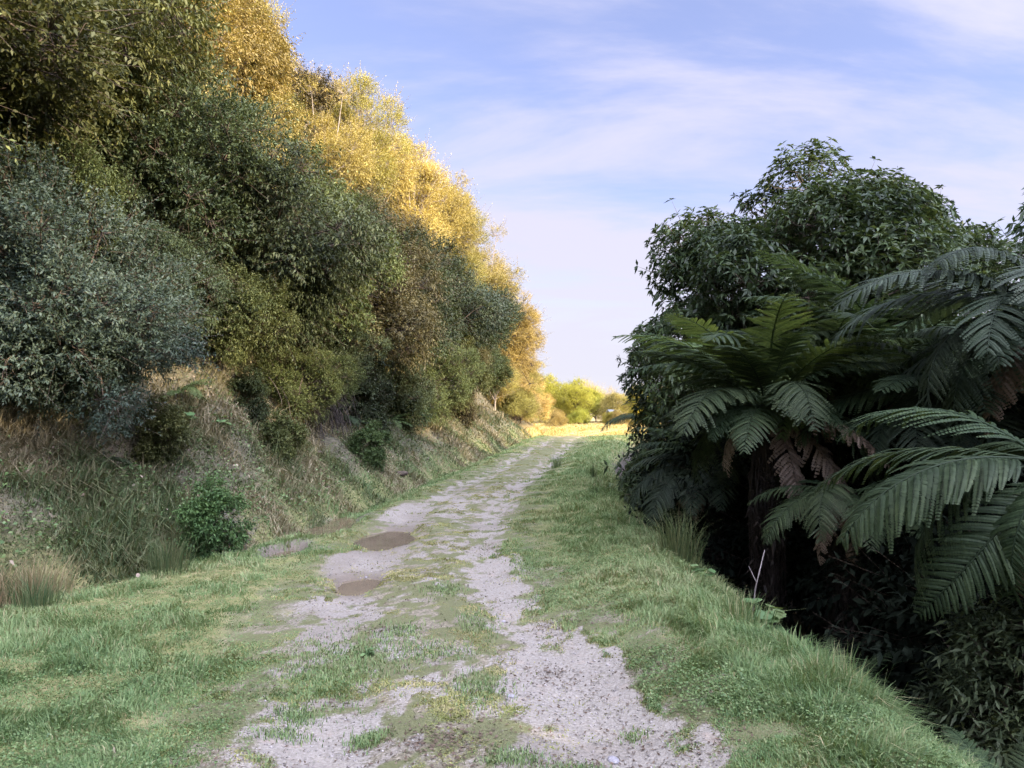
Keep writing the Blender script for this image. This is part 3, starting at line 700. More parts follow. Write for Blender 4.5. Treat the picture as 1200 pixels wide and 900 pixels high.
for k, (y, d, s, key, pal, lab) in enumerate([(7.2, 1.9, .8, 'weedbush', 'dark', 'dark leafy plant on the bank behind the dry tussocks'), (10.3, 1.5, .85, 'weedbush', 'olive', 'olive weed tuft on the bank under the black hollow'),
        (12.4, 1.0, .8, 'weedbush', 'olive_light', 'light olive weed at the ditch edge beside the far puddle'), (13.6, 2.0, .9, 'weedbush', 'dark', 'dark weed clump on the bank left of the grey rock'),
        (18.2, 1.3, 1.5, 'weedbush', 'dark', 'dark ivy-like clump low on the bank past the hanging roots'), (19.6, 1.9, 1.7, 'weedbush', 'bluegreen', 'grey-green clump on the bank under the brown-tinged bush'),
        (21.5, 1.2, 1.5, 'weedbush', 'dark', 'dark clump at the foot of the bank midway to the bend'), (25.5, 1.4, 1.7, 'weedbush', 'olive', 'olive clump on the bank before the overhanging tree'),
        (9.2, 2.3, .9, 'weedbush', 'brownish', 'brown-tinged weed clump under the blue-green bush'), (29.5, 1.3, 1.7, 'weedbush', 'brownish', 'brownish clump on the bank near the bend'),
        (15.6, .5, .9, 'weedbush', 'shrub_green', 'fresh green clump at the foot of the bank below the roots'), (6.2, 1.3, .8, 'weedbush', 'olive', 'olive weed at the left edge behind the dry tussocks')]):
    x = float(foot(y)) - d / .94
    tree('bank_plant', 'weedbush', (x, y, gz(x, y) - .12), lab, 'plant', pal, k * 1.1, s)

# bare twiggy shrubs
TW = twiggy_mesh('twigs', 5, 1.5, 1.5, 26)
for (x, y, z, s, rot, lab) in [(-6.3, 9.6, None, .95, (0, 1.25, .3), 'bare grey twigs hanging at the left edge under the bushes'), (-5.2, 21.5, None, 1.7, (0, .25, 2.), 'leafless grey twiggy shrub on the shaded slope below the golden trees'),
                             (-5.6, 23.5, None, 1.6, (0, .2, 1.), 'second leafless grey shrub, beside the first on the shaded slope'), (2.95, 19.5, None, .62, (0, 0, 0), 'low brown-grey twiggy tussock on the right verge before the crest'),
                             (-3.4, 9.2, None, .55, (0, .4, 4), 'dead twigs behind the small green shrub on the bank')]:
    o = obj('bare_shrub', TW, None, (x, y, gz(x, y) - .05), rot, s); tag(o, lab, 'bush')

# ------------------------------------------------------------------ tree ferns
def frond_mesh(name, seed, L, D, pl, npair=26, npin=13, curl=.0, mat='frond', ragged=0., hang=.35, pw=1.0, ww=1.45):
    """frond along +X, rachis bending down by D radians in total"""
    r = np.random.RandomState(seed); b = MB()
    n = 40; t = np.linspace(0, 1, n)
    ang = -D * t ** 1.35
    side = curl * t ** 2
    dx = np.cos(ang) * np.cos(side); dy = np.sin(side) * np.cos(ang); dz = np.sin(ang)
    P = np.stack([np.cumsum(dx), np.cumsum(dy), np.cumsum(dz)], 1) * L / n; P -= P[0]
    b.tube(P, .014 * L / 2 * (1 - .85 * t) + .0012, 5, .1)
    T = norm(np.gradient(P, axis=0)); S = norm(np.cross(np.array([0, 0, 1.]), T)); N = np.cross(T, S)
    prof = lambda q: (np.sin(math.pi * np.clip(q, 0, 1) ** .8) ** .75) * (1 - .25 * q) + .03
    for k in range(npair):
        q = .13 + .86 * (k + .5) / npair
        l0 = pl * prof((q - .08) / .93)
        for s in (-1, 1):
            l = l0 * r.uniform(.82, 1.08)
            if ragged and r.uniform() < ragged: continue
            qq = min(1, q + r.normal(0, .003))
            p0 = np.array([np.interp(qq, t, P[:, c]) for c in range(3)])
            i_ = int(qq * (n - 1)); Tk, Sk, Nk = T[i_], S[i_], N[i_]
            fw = .42 + .35 * q + r.normal(0, .05)
            d0 = norm(Tk * fw + Sk * s + Nk * r.uniform(-.08, .30))
            m = max(5, int(npin * (.45 + .55 * l / pl)))
            u = np.linspace(0, 1, 7)
            hg = hang * (1 + r.normal(0, .2)) * (1 + ragged)
            down = -Nk * .75 + np.array([0, 0, -.45])
            C = p0 + d0 * (u * l)[:, None] + down * (hg * l * u ** 2)[:, None] + Tk * (.10 * l * u ** 2)[:, None]
            b.tube(C, .0035 * (1 - .7 * u) * L / 2, 3, .25, cap=False)
            uu = (np.arange(m) + .6) / m
            B = np.stack([np.interp(uu, u, C[:, c]) for c in range(3)], 1)
            Dp = norm(np.gradient(C, axis=0)); Dd = np.stack([np.interp(uu, u, Dp[:, c]) for c in range(3)], 1)
            W = np.cross(Dd, Nk); W = norm(W)
            lp = (.115 * l + .012) * pw * (np.sin(math.pi * np.clip(.16 + .82 * uu, 0, 1)) ** .55) + .005
            wp = l / m * ww
            tone = np.clip(.5 + r.normal(0, .16) + .15 * (uu - .5) + r.normal(0, .1, m), 0, 1)
            for s2 in (-1, 1):
                Ld = norm(W * s2 + Dd * .55 - Nk * (.22 + 1.1 * ragged) + r.normal(0, .05 + .5 * ragged, (m, 3)))
                Sd = norm(Dd - Ld * (Dd * Ld).sum(1)[:, None])
                tip = B + Ld * lp[:, None]; mid = B + Ld * (lp * .45)[:, None] + Nk * (.08 * lp)[:, None]
                V = np.stack([B - Sd * wp * .32, mid - Sd * wp * .5, tip, mid + Sd * wp * .5], 1)
                V2 = V.copy(); V2[:, 0] = B
                b.add(V2.reshape(-1, 3), np.arange(4 * m).reshape(-1, 4), None, np.repeat(tone, 4))
    return b.mesh(name, [M[mat]])

FR = [frond_mesh('frond_a', 1, 2.0, 1.0, .46, 34, 20, pw=.46), frond_mesh('frond_b', 2, 2.0, 1.45, .48, 34, 20, .25, pw=.46), frond_mesh('frond_c', 3, 2.0, .75, .44, 34, 20, -.2, hang=.25, pw=.45),
      frond_mesh('frond_d', 4, 2.0, 1.9, .46, 32, 20, -.1, hang=.5, pw=.48)]
FRN = frond_mesh('frond_near', 7, 2.0, 1.35, .50, 28, 34, .1, hang=.6, pw=.85, ww=1.7)
FD = [frond_mesh('dead_frond_a', 11, 1.7, 1.0, .27, 22, 10, .2, 'frond_dead', .12, .45, 1.2, 1.6), frond_mesh('dead_frond_b', 12, 1.6, 1.35, .25, 22, 10, -.3, 'frond_dead', .2, .5, 1.2, 1.6)]

def fern_trunk(h, r0=.10, seed=0):
    r = np.random.RandomState(seed); b = MB()
    z = np.linspace(-.4, h, 12)
    P = np.stack([.05 * np.sin(z * 1.3 + seed), .05 * np.cos(z * 1.1 + seed), z], 1)
    b.tube(P, r0 * (1.25 - .25 * (z + .4) / (h + .4)) * (1 + .12 * r.normal(0, 1, 12)), 10)
    # old frond stubs
    for k in range(int(60 * h)):
        zz = r.uniform(.1, 1) * h; a = r.uniform(0, 6.28); d = np.array([math.cos(a), math.sin(a), 0])
        p = np.array([np.interp(zz, z, P[:, 0]), np.interp(zz, z, P[:, 1]), zz]) + d * r0 * .9
        b.tube([p, p + d * .05 + [0, 0, .05], p + d * .07 + [0, 0, .12]], [.014, .011, .006], 4)
    return b.mesh('fern_trunk', [M['fibre']], True)

def skirt_mesh(h, seed, n=150):
    r = np.random.RandomState(seed); b = MB()
    for k in range(n):
        a = r.uniform(0, 6.28); d = np.array([math.cos(a), math.sin(a), 0]); z0 = h * r.uniform(.7, 1.0); L = r.uniform(.4, 1.0) * h * .8
        s = np.linspace(0, 1, 5)[:, None]
        P = d * (.09 + .13 * r.uniform() * np.sin(s * 2.2)) + np.array([0, 0, 1]) * (z0 - L * s) + r.normal(0, .02, (5, 3)) * s
        b.tube(P, [.008, .007, .006, .005, .002], 3, r.uniform(0, .55), cap=False)
        m = 7; q = r.uniform(.2, 1, m)
        B = np.stack([np.interp(q, s[:, 0], P[:, c]) for c in range(3)], 1)
        b.leaves(B, r.normal(0, 1, (m, 3)) + [0, 0, -1.4], r.uniform(.05, .16, m), r.uniform(.012, .035, m), .1, .1, r.uniform(0, .75, m), r)
    return b.mesh('dead_skirt', [M['skirt']])

def tree_fern(loc, crown_z, label, fronds, deads=(), skirt=True, s=1.0, seed=0, pal='frond', cat='tree fern'):
    x, y = loc; z0 = gz(x, y)
    root = bpy.data.objects.new('tree_fern', None); COL.objects.link(root); root.location = (x, y, z0)
    tag(root, label, cat, 'tree ferns')
    h = crown_z - z0
    obj('trunk', fern_trunk(h, .085 * s, seed), root)
    if skirt: obj('dead_skirt', skirt_mesh(h, seed + 3), root)
    for f in fronds:
        az, el, v, sc = f[:4]; p = f[4] if len(f) > 4 else pal
        me = FRN if v == 9 else FR[v]
        obj('frond', me, root, (.05 * math.cos(R(az)), .05 * math.sin(R(az)), h), (R(random.uniform(-12, 12)) if len(f) < 6 else R(f[5]), -R(el), R(az)), sc * s, M[p])
    for (az, el, v, sc) in deads:
        o = obj('dead_frond', FD[v], root, (.06 * math.cos(R(az)), .06 * math.sin(R(az)), h - .05), (R(random.uniform(-20, 20)), -R(el), R(az)), sc * s, M['frond_dead'])
        o['label'] = 'withered brown frond hanging down'
    return root

def ring(n, el0, el1, s0, s1, a0=0, a1=360, pal=None):
    out = []
    for k in range(n):
        f = (a0 + (a1 - a0) * (k + random.uniform(-.25, .25)) / n, random.uniform(el0, el1), random.choice([0, 1, 2, 3]), random.uniform(s0, s1))
        out.append(f if pal is None else f + (pal,))
    return out
# azimuth: 180 = towards the track (left), 270 = towards the camera, 0 = right
# A: shaggy one nearest the verge
tree_fern((2.85, 8.6), 1.62, 'shaggy tree fern on the verge edge with withered brown fronds round its trunk',
          ring(13, 26, 46, .72, 1.0, 95, 425, 'frond') + ring(11, 42, 64, .78, 1.05, 0, 360, 'frond_bright') + ring(8, 48, 66, .7, .95, 0, 360, 'frond') + ring(9, -4, 20, .6, .85, 130, 330, 'frond') ,
          [(205, -15, 1, .62), (240, 5, 1, .5), (292, 22, 1, .62), (305, 2, 0, .95), (325, -2, 0, .92), (282, -42, 0, .8), (180, -30, 1, .6), (312, -30, 0, .9)], seed=1, s=.98)
tree_fern((3.75, 9.2), 1.95, 'bright green tree fern just behind and above the shaggy one', ring(12, 20, 50, .72, .95, 0, 360, 'frond_bright') + ring(7, 48, 70, .7, .9, 0, 360, 'frond'), [(250, -20, 1, .6)], seed=8)
tree_fern((3.35, 7.7), .75, 'low dark tree fern in the shade in front of the shaggy trunk', ring(11, -5, 35, .5, .68, 120, 420, 'frond') , [(250, -20, 1, .5), (210, -25, 0, .5)], seed=9)
# B: tall one at the right edge
tree_fern((4.75, 6.7), 2.40, 'tallest tree fern, at the right edge with long arching grey-green fronds',
          [(178, 38, 1, 1.15, 'frond_blue'), (196, 30, 0, 1.1, 'frond_blue'), (160, 30, 1, 1.1, 'frond_blue'), (215, 22, 1, 1.05, 'frond_blue'), (140, 35, 0, 1.1, 'frond_blue'), (186, 12, 3, 1.0, 'frond_blue'), (235, 32, 1, 1.05, 'frond_blue'), (205, 55, 3, 1.0, 'frond_blue'),
           (255, 25, 0, 1., 'frond_blue')] + ring(9, 20, 45, .95, 1.15, 270, 490, 'frond_blue') + ring(7, -12, 8, .85, 1., 130, 330, 'frond_blue'), [(225, -30, 1, .8), (190, -35, 0, .8)], s=.92, seed=2)
# C: nearest the camera, crown just outside the frame
tree_fern((3.5, 4.95), 1.24, 'nearest tree fern, at the right edge, its broad drooping frond reaching left',
          [(184, 12, 9, .80, 'frond', -12), (160, -8, 3, .75, 'frond'), (192, -46, 2, .68, 'frond', -50), (205, -58, 0, .5, 'frond', -40), (208, -30, 3, .55, 'frond'), (140, 14, 0, .8, 'frond'), (120, 40, 1, .85, 'frond'), (40, 30, 0, .9), (80, 20, 1, .9), (0, 25, 0, .9), (330, 15, 1, .8), (290, 40, 3, .6)],
          [(200, -50, 1, .6), (240, -50, 0, .6)], seed=3)
# D: behind, upright fronds
tree_fern((4.6, 9.3), 2.15, 'tree fern behind the shaggy one with tall upright fronds against the big tree',
          [(170, 62, 2, 1.1), (185, 48, 0, 1.05), (150, 70, 0, 1.05), (200, 35, 1, 1.0), (215, 55, 0, 1.0), (30, 50, 1, 1.0), (0, 40, 0, 1.0), (340, 45, 1, 1.0), (300, 45, 0, .95), (265, 35, 1, .95), (235, 25, 3, .95), (90, 50, 0, 1.0), (320, 15, 3, .95), (190, 10, 3, .9), (270, 5, 1, .9)],
          [(250, -20, 0, .8)], seed=4, pal='frond')
# E: low one at the left of the group
tree_fern((2.75, 10.6), .85, 'low tree fern on the verge with bluish fronds spreading over the grass',
          [(190, 8, 1, .74, 'frond_blue'), (215, 2, 1, .78, 'frond_blue'), (240, 0, 0, .72, 'frond_blue'), (165, 22, 1, .7, 'frond_blue'), (200, 35, 0, .65, 'frond'), (140, 30, 1, .7, 'frond'), (180, 50, 0, .6), (262, 12, 1, .7, 'frond_blue')] + ring(5, 25, 55, .6, .7, 270, 480), [(230, -30, 1, .6), (205, -25, 0, .55)], seed=5)
# F: between B and D
tree_fern((4.65, 8.0), 1.72, 'tree fern half hidden between the tallest one and the upright one',
          ring(16, 10, 50, .75, .98, 0, 360, 'frond') + ring(7, -12, 12, .75, .9, 150, 300, 'frond_blue'), [(250, -25, 1, .7)], seed=6)
# G: far one at the edge of the light
tree_fern((3.75, 20.5), 1.25, 'small distant tree fern by the track, outlined against the sunlit meadow',
          ring(9, 10, 45, .62, .75, 0, 360, 'frond') + [(185, 25, 1, .8)], [], skirt=False, seed=7)
# ground ferns under C
GFL = ['lower one of the two ground ferns in the dark at the right corner', 'upper one of the two ground ferns in the dark at the right corner', 'ground fern in the shade behind the broad-leaved weed']
for k, (x, y, s) in enumerate([(2.72, 4.2, .34), (3.0, 4.75, .42), (2.75, 6.4, .3)]):
    root = bpy.data.objects.new('ground_fern', None); COL.objects.link(root); root.location = (x, y, gz(x, y)); tag(root, GFL[k], 'fern', 'ground ferns')
    for j in range(8):
        obj('frond', FR[j % 4], root, (0, 0, .02), (0, -R(random.uniform(35, 65)), R(j * 45 + random.uniform(-15, 15))), s, M['frond'])

BFL = ['small fern on the bank behind the fresh green shrub', 'fern hanging from the bank under the dark hollow', 'fern on the bank beside the broad-leaved weeds', 'fern drooping below the bare earth patch', 'fern right of the root curtain on the bank', 'fern low on the bank past the root curtain', 'fern on the bank before the overhanging tree', 'fern at the foot of the overhanging tree']
for k, (y, d, s) in enumerate([(9.3, 1.5, .26), (11.6, 2.1, .34), (10.6, 2.3, .3), (13.2, 1.7, .34), (17.4, 1.7, .4), (20.2, 1.3, .4), (26.5, 1.9, .5), (32, 1.8, .5)]):
    x = float(foot(y)) - d / .94
    root = bpy.data.objects.new('bank_fern', None); COL.objects.link(root); root.location = (x, y, gz(x, y) - .02); tag(root, BFL[k], 'fern', 'ferns growing on the bank')
    for j in range(9):
        obj('frond', FR[j % 4], root, (0, 0, .02), (0, -R(random.uniform(0, 45)), R(-150 + j * 36 + random.uniform(-12, 12))), s * random.uniform(.8, 1.1), M['frond_bright' if k % 2 else 'frond'])

# ------------------------------------------------------------------ hanging roots, weeds, rushes, stones
b = MB(); r = np.random.RandomState(44)
hx, hy = float(foot(16.2)) - 1.35, 16.2
for k in range(150):
    y = hy + r.normal(0, .75); d = 1.5 + r.uniform(0, .75); x = float(foot(y)) - d; top = gz(x, y) + .75 + r.uniform(-.2, .3); L = r.uniform(.5, 1.4)
    s = np.linspace(0, 1, 6)[:, None]
    P = np.array([x, y, top]) + np.array([.25, -.05, 0]) * np.sin(s * 1.5) - np.array([0, 0, 1]) * L * s + np.cumsum(r.normal(0, .014, (6, 3)), 0)
    b.tube(P - [hx, hy, gz(hx, hy)], [.010, .009, .008, .006, .005, .002], 3, r.uniform(), cap=False)
o = obj('root_curtain', b.mesh('root_curtain', [bark_mat('root_grey', (.026, .022, .020), (.075, .064, .056))]), None, (hx, hy, gz(hx, hy))); tag(o, 'curtain of dark grey roots hanging over the bank under the bushes', 'roots')

def blades(P, H, W, lean, r, bend=.5):
    """n curved blades -> verts (n,5,3): quad + tip triangle"""
    n = len(P); a = r.uniform(0, 6.28, n); d = np.stack([np.cos(a), np.sin(a), np.zeros(n)], 1)
    s = np.stack([-d[:, 1], d[:, 0], np.zeros(n)], 1) * (W * .5)[:, None]
    ld = lean if np.ndim(lean) == 2 else d * np.asarray(lean)[:, None]
    up = np.array([0, 0, 1.])
    m = P + up * (H * .6)[:, None] + ld * (H * .35)[:, None]
    t = P + up * (H * (1 - bend * np.minimum(1, np.linalg.norm(ld, axis=1)) * .6))[:, None] + ld * (H * 1.0)[:, None]
    return np.stack([P - s, P + s, m + s * .75, m - s * .75, t], 1)
def blade_mesh(name, V, rn, mat):
    n = len(V); i_ = np.arange(n)[:, None] * 5
    return build_mesh(name, V.reshape(-1, 3), [i_ + np.array([[0, 1, 2, 3]]), i_ + np.array([[3, 2, 4]])], [mat], np.repeat(rn, 5))

def rush(loc, n, H, label, mat='rush', seed=0, spread=.16, w=.006):
    r = np.random.RandomState(seed); x, y = loc
    P = np.concatenate([r.normal(0, spread * .45, (n, 2)), np.zeros((n, 1)) - .03], 1)
    a = np.concatenate([P[:, :2] / spread * .38 + r.normal(0, .16, (n, 2)), np.zeros((n, 1))], 1)
    V = blades(P, H * r.uniform(.5, 1.1, n), np.full(n, w), a, r)
    o = obj('rush_clump', blade_mesh('rush_clump', V, r.uniform(0, 1, n), M[mat]), None, (x, y, gz(x, y))); tag(o, label, 'grass clump', 'rush clumps')
for k, (x, y, n, H, lab, mat, sp) in enumerate([(-3.35, 7.55, 260, .42, 'green rush clump at the ditch between the green shrub and the dry tussock', 'rush', .2), (1.72, 8.0, 320, .62, 'dark rush clump on the right verge below the low tree fern', 'rush', .22),
                                     (-4.15, 6.75, 420, .55, 'dry straw-coloured tussock at the foot of the bank on the left', 'grass_dry', .28), (-4.55, 6.5, 380, .6, 'second dry tussock, left of the straw-coloured one', 'grass_dry', .3),
                                     (1.2, 20.5, 120, .45, 'small upright rush clump beside the right wheel rut before the crest', 'rush', .12), (1.75, 16.5, 70, .5, 'thin dark rush on the right verge', 'rush', .06),
                                     (-3.9, 6.35, 180, .34, 'short rush clump in front of the dry tussocks', 'rush', .18), (1.75, 4.25, 260, .30, 'bright grass tuft at the bottom right on the gully edge', 'grass', .2),
                                     (1.62, 5.6, 220, .28, 'tall pale grass tuft on the gully edge by the broad-leaved weed', 'grass', .2)]):
    rush((x, y), n, H, lab, mat, k + 60, sp)

def weed(loc, n, s, label, seed):
    r = np.random.RandomState(seed); x, y = loc
    root = bpy.data.objects.new('broad_leaved_weed', None); COL.objects.link(root); root.location = (x, y, gz(x, y)); tag(root, label, 'plant')
    s *= .72
    for k in range(n * 2):
        b = MB(); a = r.uniform(0, 6.28); d = np.array([math.cos(a), math.sin(a), 0]); h = s * r.uniform(.3, 1.7)
        P = np.array([[0, 0, 0], d * s * .25 + [0, 0, h * .6], d * s * .6 + [0, 0, h]]); b.tube(P, [.006, .005, .003], 4, .3)
        # scalloped heart-shaped blade
        th = np.linspace(-math.pi, math.pi, 19)[:-1]; rr = s * .55 * (1 - .35 * np.cos(th - math.pi) ** 8) * (1 + .06 * np.cos(9 * th))
        dn = norm(d + np.array([0, 0, r.uniform(-.5, .1)])); sd = norm(np.cross(dn, [0, 0, 1.])); nn = np.cross(sd, dn)
        c = P[-1] + dn * s * .3
        V = c + dn * (rr * np.cos(th))[:, None] + sd * (rr * np.sin(th))[:, None] + nn * (.12 * s * np.abs(np.sin(th)))[:, None]
        base = b.n; b.add(np.concatenate([[c], V]), None, [[0, 1 + q, 1 + (q + 1) % 18] for q in range(18)], r.uniform(.2, 1))
        obj('leaf', b.mesh('weed_leaf', [M['bigleaf']]), root)
for k, (x, y, n, s, lab) in enumerate([(1.78, 7.2, 5, .12, 'pale green broad-leaved weed on the right verge near the rushes'), (1.92, 5.9, 8, .17, 'broad-leaved weed with round leaves at the gully edge by the dead stalk'),
                                       (-4.75, 11.2, 6, .2, 'broad-leaved weed under the blue-green bush on the bank'), (-4.4, 11.6, 5, .18, 'smaller broad-leaved weed on the bank below the hollow'),
                                       (-.95, 5.1, 5, .05, 'tiny flat weed rosette at the left edge of the track')]):
    weed((x, y), n, s, lab, 80 + k)

b = MB(); b.tube([[0, 0, -.05], [.04, .02, .25], [.12, .03, .55]], [.007, .006, .003], 5); b.tube([[.05, .02, .3], [.0, .05, .42]], [.004, .002], 4)
o = obj('dead_stalk', b.mesh('dead_stalk', [M['bark_grey']], True), None, (1.85, 6.0, gz(1.85, 6.0))); tag(o, 'pale dead stalk leaning beside the broad-leaved weed on the gully edge', 'stalk')

def stone(loc, s, label, seed, mat='stone'):
    import bmesh
    bm = bmesh.new(); bmesh.ops.create_icosphere(bm, subdivisions=3, radius=1)
    for v in bm.verts:
        q = v.co; k = .75 + .5 * float(fbm(np.array([q.x * 1.3 + seed]), np.array([q.y * 1.3 + q.z]), seed, 3)[0]); v.co = Vector((q.x * k, q.y * k * .7, q.z * k * .4))
    me = bpy.data.meshes.new('stone'); bm.to_mesh(me); bm.free(); me.materials.append(M[mat]); me.polygons.foreach_set('use_smooth', [True] * len(me.polygons))
    o = obj('stone', me, None, (*loc, gz(*loc) + s * .12), (0, 0, seed), s); tag(o, label, 'stone', 'loose stones on the track')
for k, (px, py, s, lab) in enumerate([(717, 872, .035, 'bluish white flat stone in the right wheel rut near the camera'), (600, 808, .026, 'small pale stone on the inner edge of the right wheel rut'), (590, 722, .02, 'grey pebble in the right wheel rut level with the nearer puddle'),
                                       (430, 668, .018, 'dark pebble at the rim of the nearer puddle')]):
    stone(gp(px, py), s, lab, k + 2)
for k, (x, y, z, s, lab) in enumerate([(-2.55, 14.6, 0, .15, 'grey rock showing in the dry grass of the bank'), (-2.05, 16.8, 0, .17, 'low grey boulder at the foot of the bank beyond the green shrub')]):
    import bmesh
    stone((float(foot(y)) - (1.3 if k == 0 else .25), y), s, lab, k + 12, 'bark')
    bpy.context.collection.objects[-1].name = 'bank_rock'

# pale litter pieces lying on the left verge
for k, (px, py, s, lab) in enumerate([(198, 657, .11, 'pale dead leaf on the left verge, nearest the rush clump'), (165, 676, .12, 'pale curled dead leaf left of the others on the verge'), (172, 617, .10, 'pale dead leaf high on the grassy foot of the bank'),
                                      (215, 660, .07, 'small dead leaf right beside the pale one by the rushes'), (140, 876, .06, 'upright pale dead leaf in the grass at the bottom left'), (158, 703, .05, 'small orange dead leaf in the left verge grass')]):
    x, y = gp(px, py); r = np.random.RandomState(k + 7); b = MB()
    th = np.linspace(0, 6.283, 13)[:-1]
    s *= .5
    V = np.stack([np.cos(th), .30 * np.sin(th) * (1 + .15 * np.cos(3 * th)), .18 * np.cos(th) ** 2 + .1 * np.abs(np.sin(th))], 1) * s
    b.add(np.concatenate([[[0, 0, 0]], V]), None, [[0, 1 + q, 1 + (q + 1) % 12] for q in range(12)], .9 if k < 5 else .5)
    o = obj('dead_leaf', b.mesh('dead_leaf', [M['litter']]), None, (x, y, gz(x, y) + .035), (r.uniform(-.15, .15), r.uniform(-.15, .15) - (1.2 if k == 4 else 0), r.uniform(0, 6))); tag(o, lab, 'leaf', 'dead leaves on the verge')

# ------------------------------------------------------------------ grass (nobody could count it)
def scatter(n, ylo, yhi, xf, r, p=1.6):
    # denser near the camera: y distributed so that density falls as y^-p
    u = r.uniform(0, 1, n); e = 1 - p
    y = (ylo ** e + u * (yhi ** e - ylo ** e)) ** (1 / e)
    lo, hi = xf(y); x = lo + (hi - lo) * r.uniform(0, 1, n)
    return x, y
r = np.random.RandomState(77)
V_, R_ = [], []
def add_turf(n, ylo, yhi, xf, hmin, hmax, keep, tone, w0=.0035, lean=.75, p=1.7, far_w=.00055):
    x, y = scatter(n, ylo, yhi, xf, r, p)
    k = keep(x, y) > r.uniform(0, 1, n); x, y = x[k], y[k]
    cl = fbm(x * 3.3, y * 3.3, 201, 4); c2 = fbm(x * .8, y * .8, 205, 3) * .6 + .4 * fbm(x * 5.5, y * 5.5, 207, 2)
    H = (hmin + (hmax - hmin) * np.clip((cl - .34) * 3.2, 0, 1.25) ** 1.3) * r.uniform(.5, 1.3, len(x))
    H = .7 * H * (.38 + .62 * sstep(.95, 1.75, np.abs(x - pc(y)) / half(y)))
    P = np.stack([x, y, height(x, y) - .006], 1)
    W = w0 * r.uniform(.7, 1.4, len(x)) + far_w * y
    th = fbm(x * 2.1, y * 2.1, 209, 3) * 19 + r.normal(0, .9, len(x)); la = r.uniform(.2, lean * 1.35, len(x))
    ln = np.stack([np.cos(th) * la, np.sin(th) * la, -.25 * la], 1)
    V_.append(blades(P, H, W, ln, r)); R_.append(np.clip(tone(x, y, c2, r), 0, 1))
inwater = lambda x, y: np.max([np.exp(-(((x - p[0]) / (p[2] * 1.25)) ** 2 + ((y - p[1]) / (p[3] * 1.25)) ** 2) ** 2) for p in PUDDLES + DITCH], axis=0)
frame = lambda y: .70 * y + .6
tone_g = lambda x, y, c2, r: .02 + .95 * (c2 - .25) + r.uniform(0, .38, len(x)) + (r.uniform(0, 1, len(x)) > .92) * .45
# left verge and up to the bank
add_turf(210000, 2.6, 42, lambda y: (np.maximum(foot(y) - .5, -frame(y)), pc(y) - half(y) * .55), .03, .13,
         lambda x, y: (1 - sstep(.12, .6, bareness(x, y))) * (1 - inwater(x, y)), tone_g)
# right verge
add_turf(210000, 2.6, 42, lambda y: (pc(y) + half(y) * .55, np.minimum(edge(y) + .35, frame(y))), .035, .16,
         lambda x, y: (1 - sstep(.12, .6, bareness(x, y))), tone_g)
# taller fringe along the gully edge
add_turf(60000, 3.0, 34, lambda y: (edge(y) - .45, edge(y) + .55), .09, .25, lambda x, y: .35 + .65 * sstep(.4, .6, fbm(x * 1.6, y * 1.6, 219, 3)), lambda x, y, c2, r: tone_g(x, y, c2, r) + .03, lean=.9)
g = obj('grass', blade_mesh('grass', np.concatenate(V_), np.concatenate(R_), M['grass'])); tag(g, 'green grass growing on both verges of the track', 'grass', kind='stuff')
V_, R_ = [], []
# sunny meadow beyond the shade
add_turf(50000, 42, 80, lambda y: (foot(y) - .5, pc(y) + 14), .06, .22, lambda x, y: 1 - .9 * sstep(.5, .7, bareness(x, y) * 1.2), lambda x, y, c2, r: .45 + .5 * r.uniform(0, 1, len(x)), w0=.015, p=1.2)
g = obj('meadow_grass', blade_mesh('meadow_grass', np.concatenate(V_), np.concatenate(R_), M['meadow'])); tag(g, 'golden dry grass on the sunlit meadow past the shade', 'grass', kind='stuff')
# low yellowish turf and moss on the track
V_, R_ = [], []
add_turf(560000, 2.7, 34, lambda y: (pc(y) - half(y) * 1.35, pc(y) + half(y) * 1.35), .016, .07,
         lambda x, y: mossy(x, y) + .03 + .12 * sstep(.55, .66, fbm(x * 5, y * 5, 239, 3)), lambda x, y, c2, r: .15 + .9 * (c2 - .25) + r.uniform(0, .5, len(x)), w0=.0055, lean=1.0)
g = obj('track_turf', blade_mesh('track_turf', np.concatenate(V_), np.concatenate(R_), M['moss'])); tag(g, 'low yellowish moss and turf between the wheel ruts', 'moss', kind='stuff')
# green tufts on the crown of the track
V_, R_ = [], []
for (px, py, n, rx, ry) in [(400, 775, 5200, .24, .42), (432, 850, 900, .06, .06), (560, 800, 1300, .12, .2), (620, 660, 1500, .12, .5), (640, 700, 900, .1, .2), (520, 690, 900, .12, .2), (690, 890, 900, .12, .05), (350, 825, 800, .08, .08), (505, 760, 1200, .2, .15), (560, 730, 1000, .1, .3), (330, 845, 500, .1, .05),
                             (470, 740, 900, .12, .2), (600, 880, 800, .1, .06), (740, 850, 200, .05, .05)]:
    x0_, y0_ = gp(px, py); n = int(n * .7); q = r.normal(0, .8, (n, 2)); x = x0_ + q[:, 0] * rx; y = y0_ + q[:, 1] * ry
    P = np.stack([x, y, height(x, y) - .004], 1)
    V_.append(blades(P, r.uniform(.012, .042, n), .0035 + .0005 * y, r.uniform(.2, .9, n), r)); R_.append(r.uniform(.1, .75, n))
g = obj('grass_tufts', blade_mesh('grass_tufts', np.concatenate(V_), np.concatenate(R_), M['grass'])); tag(g, 'short green grass tufts scattered on the crown of the track', 'grass', kind='stuff')
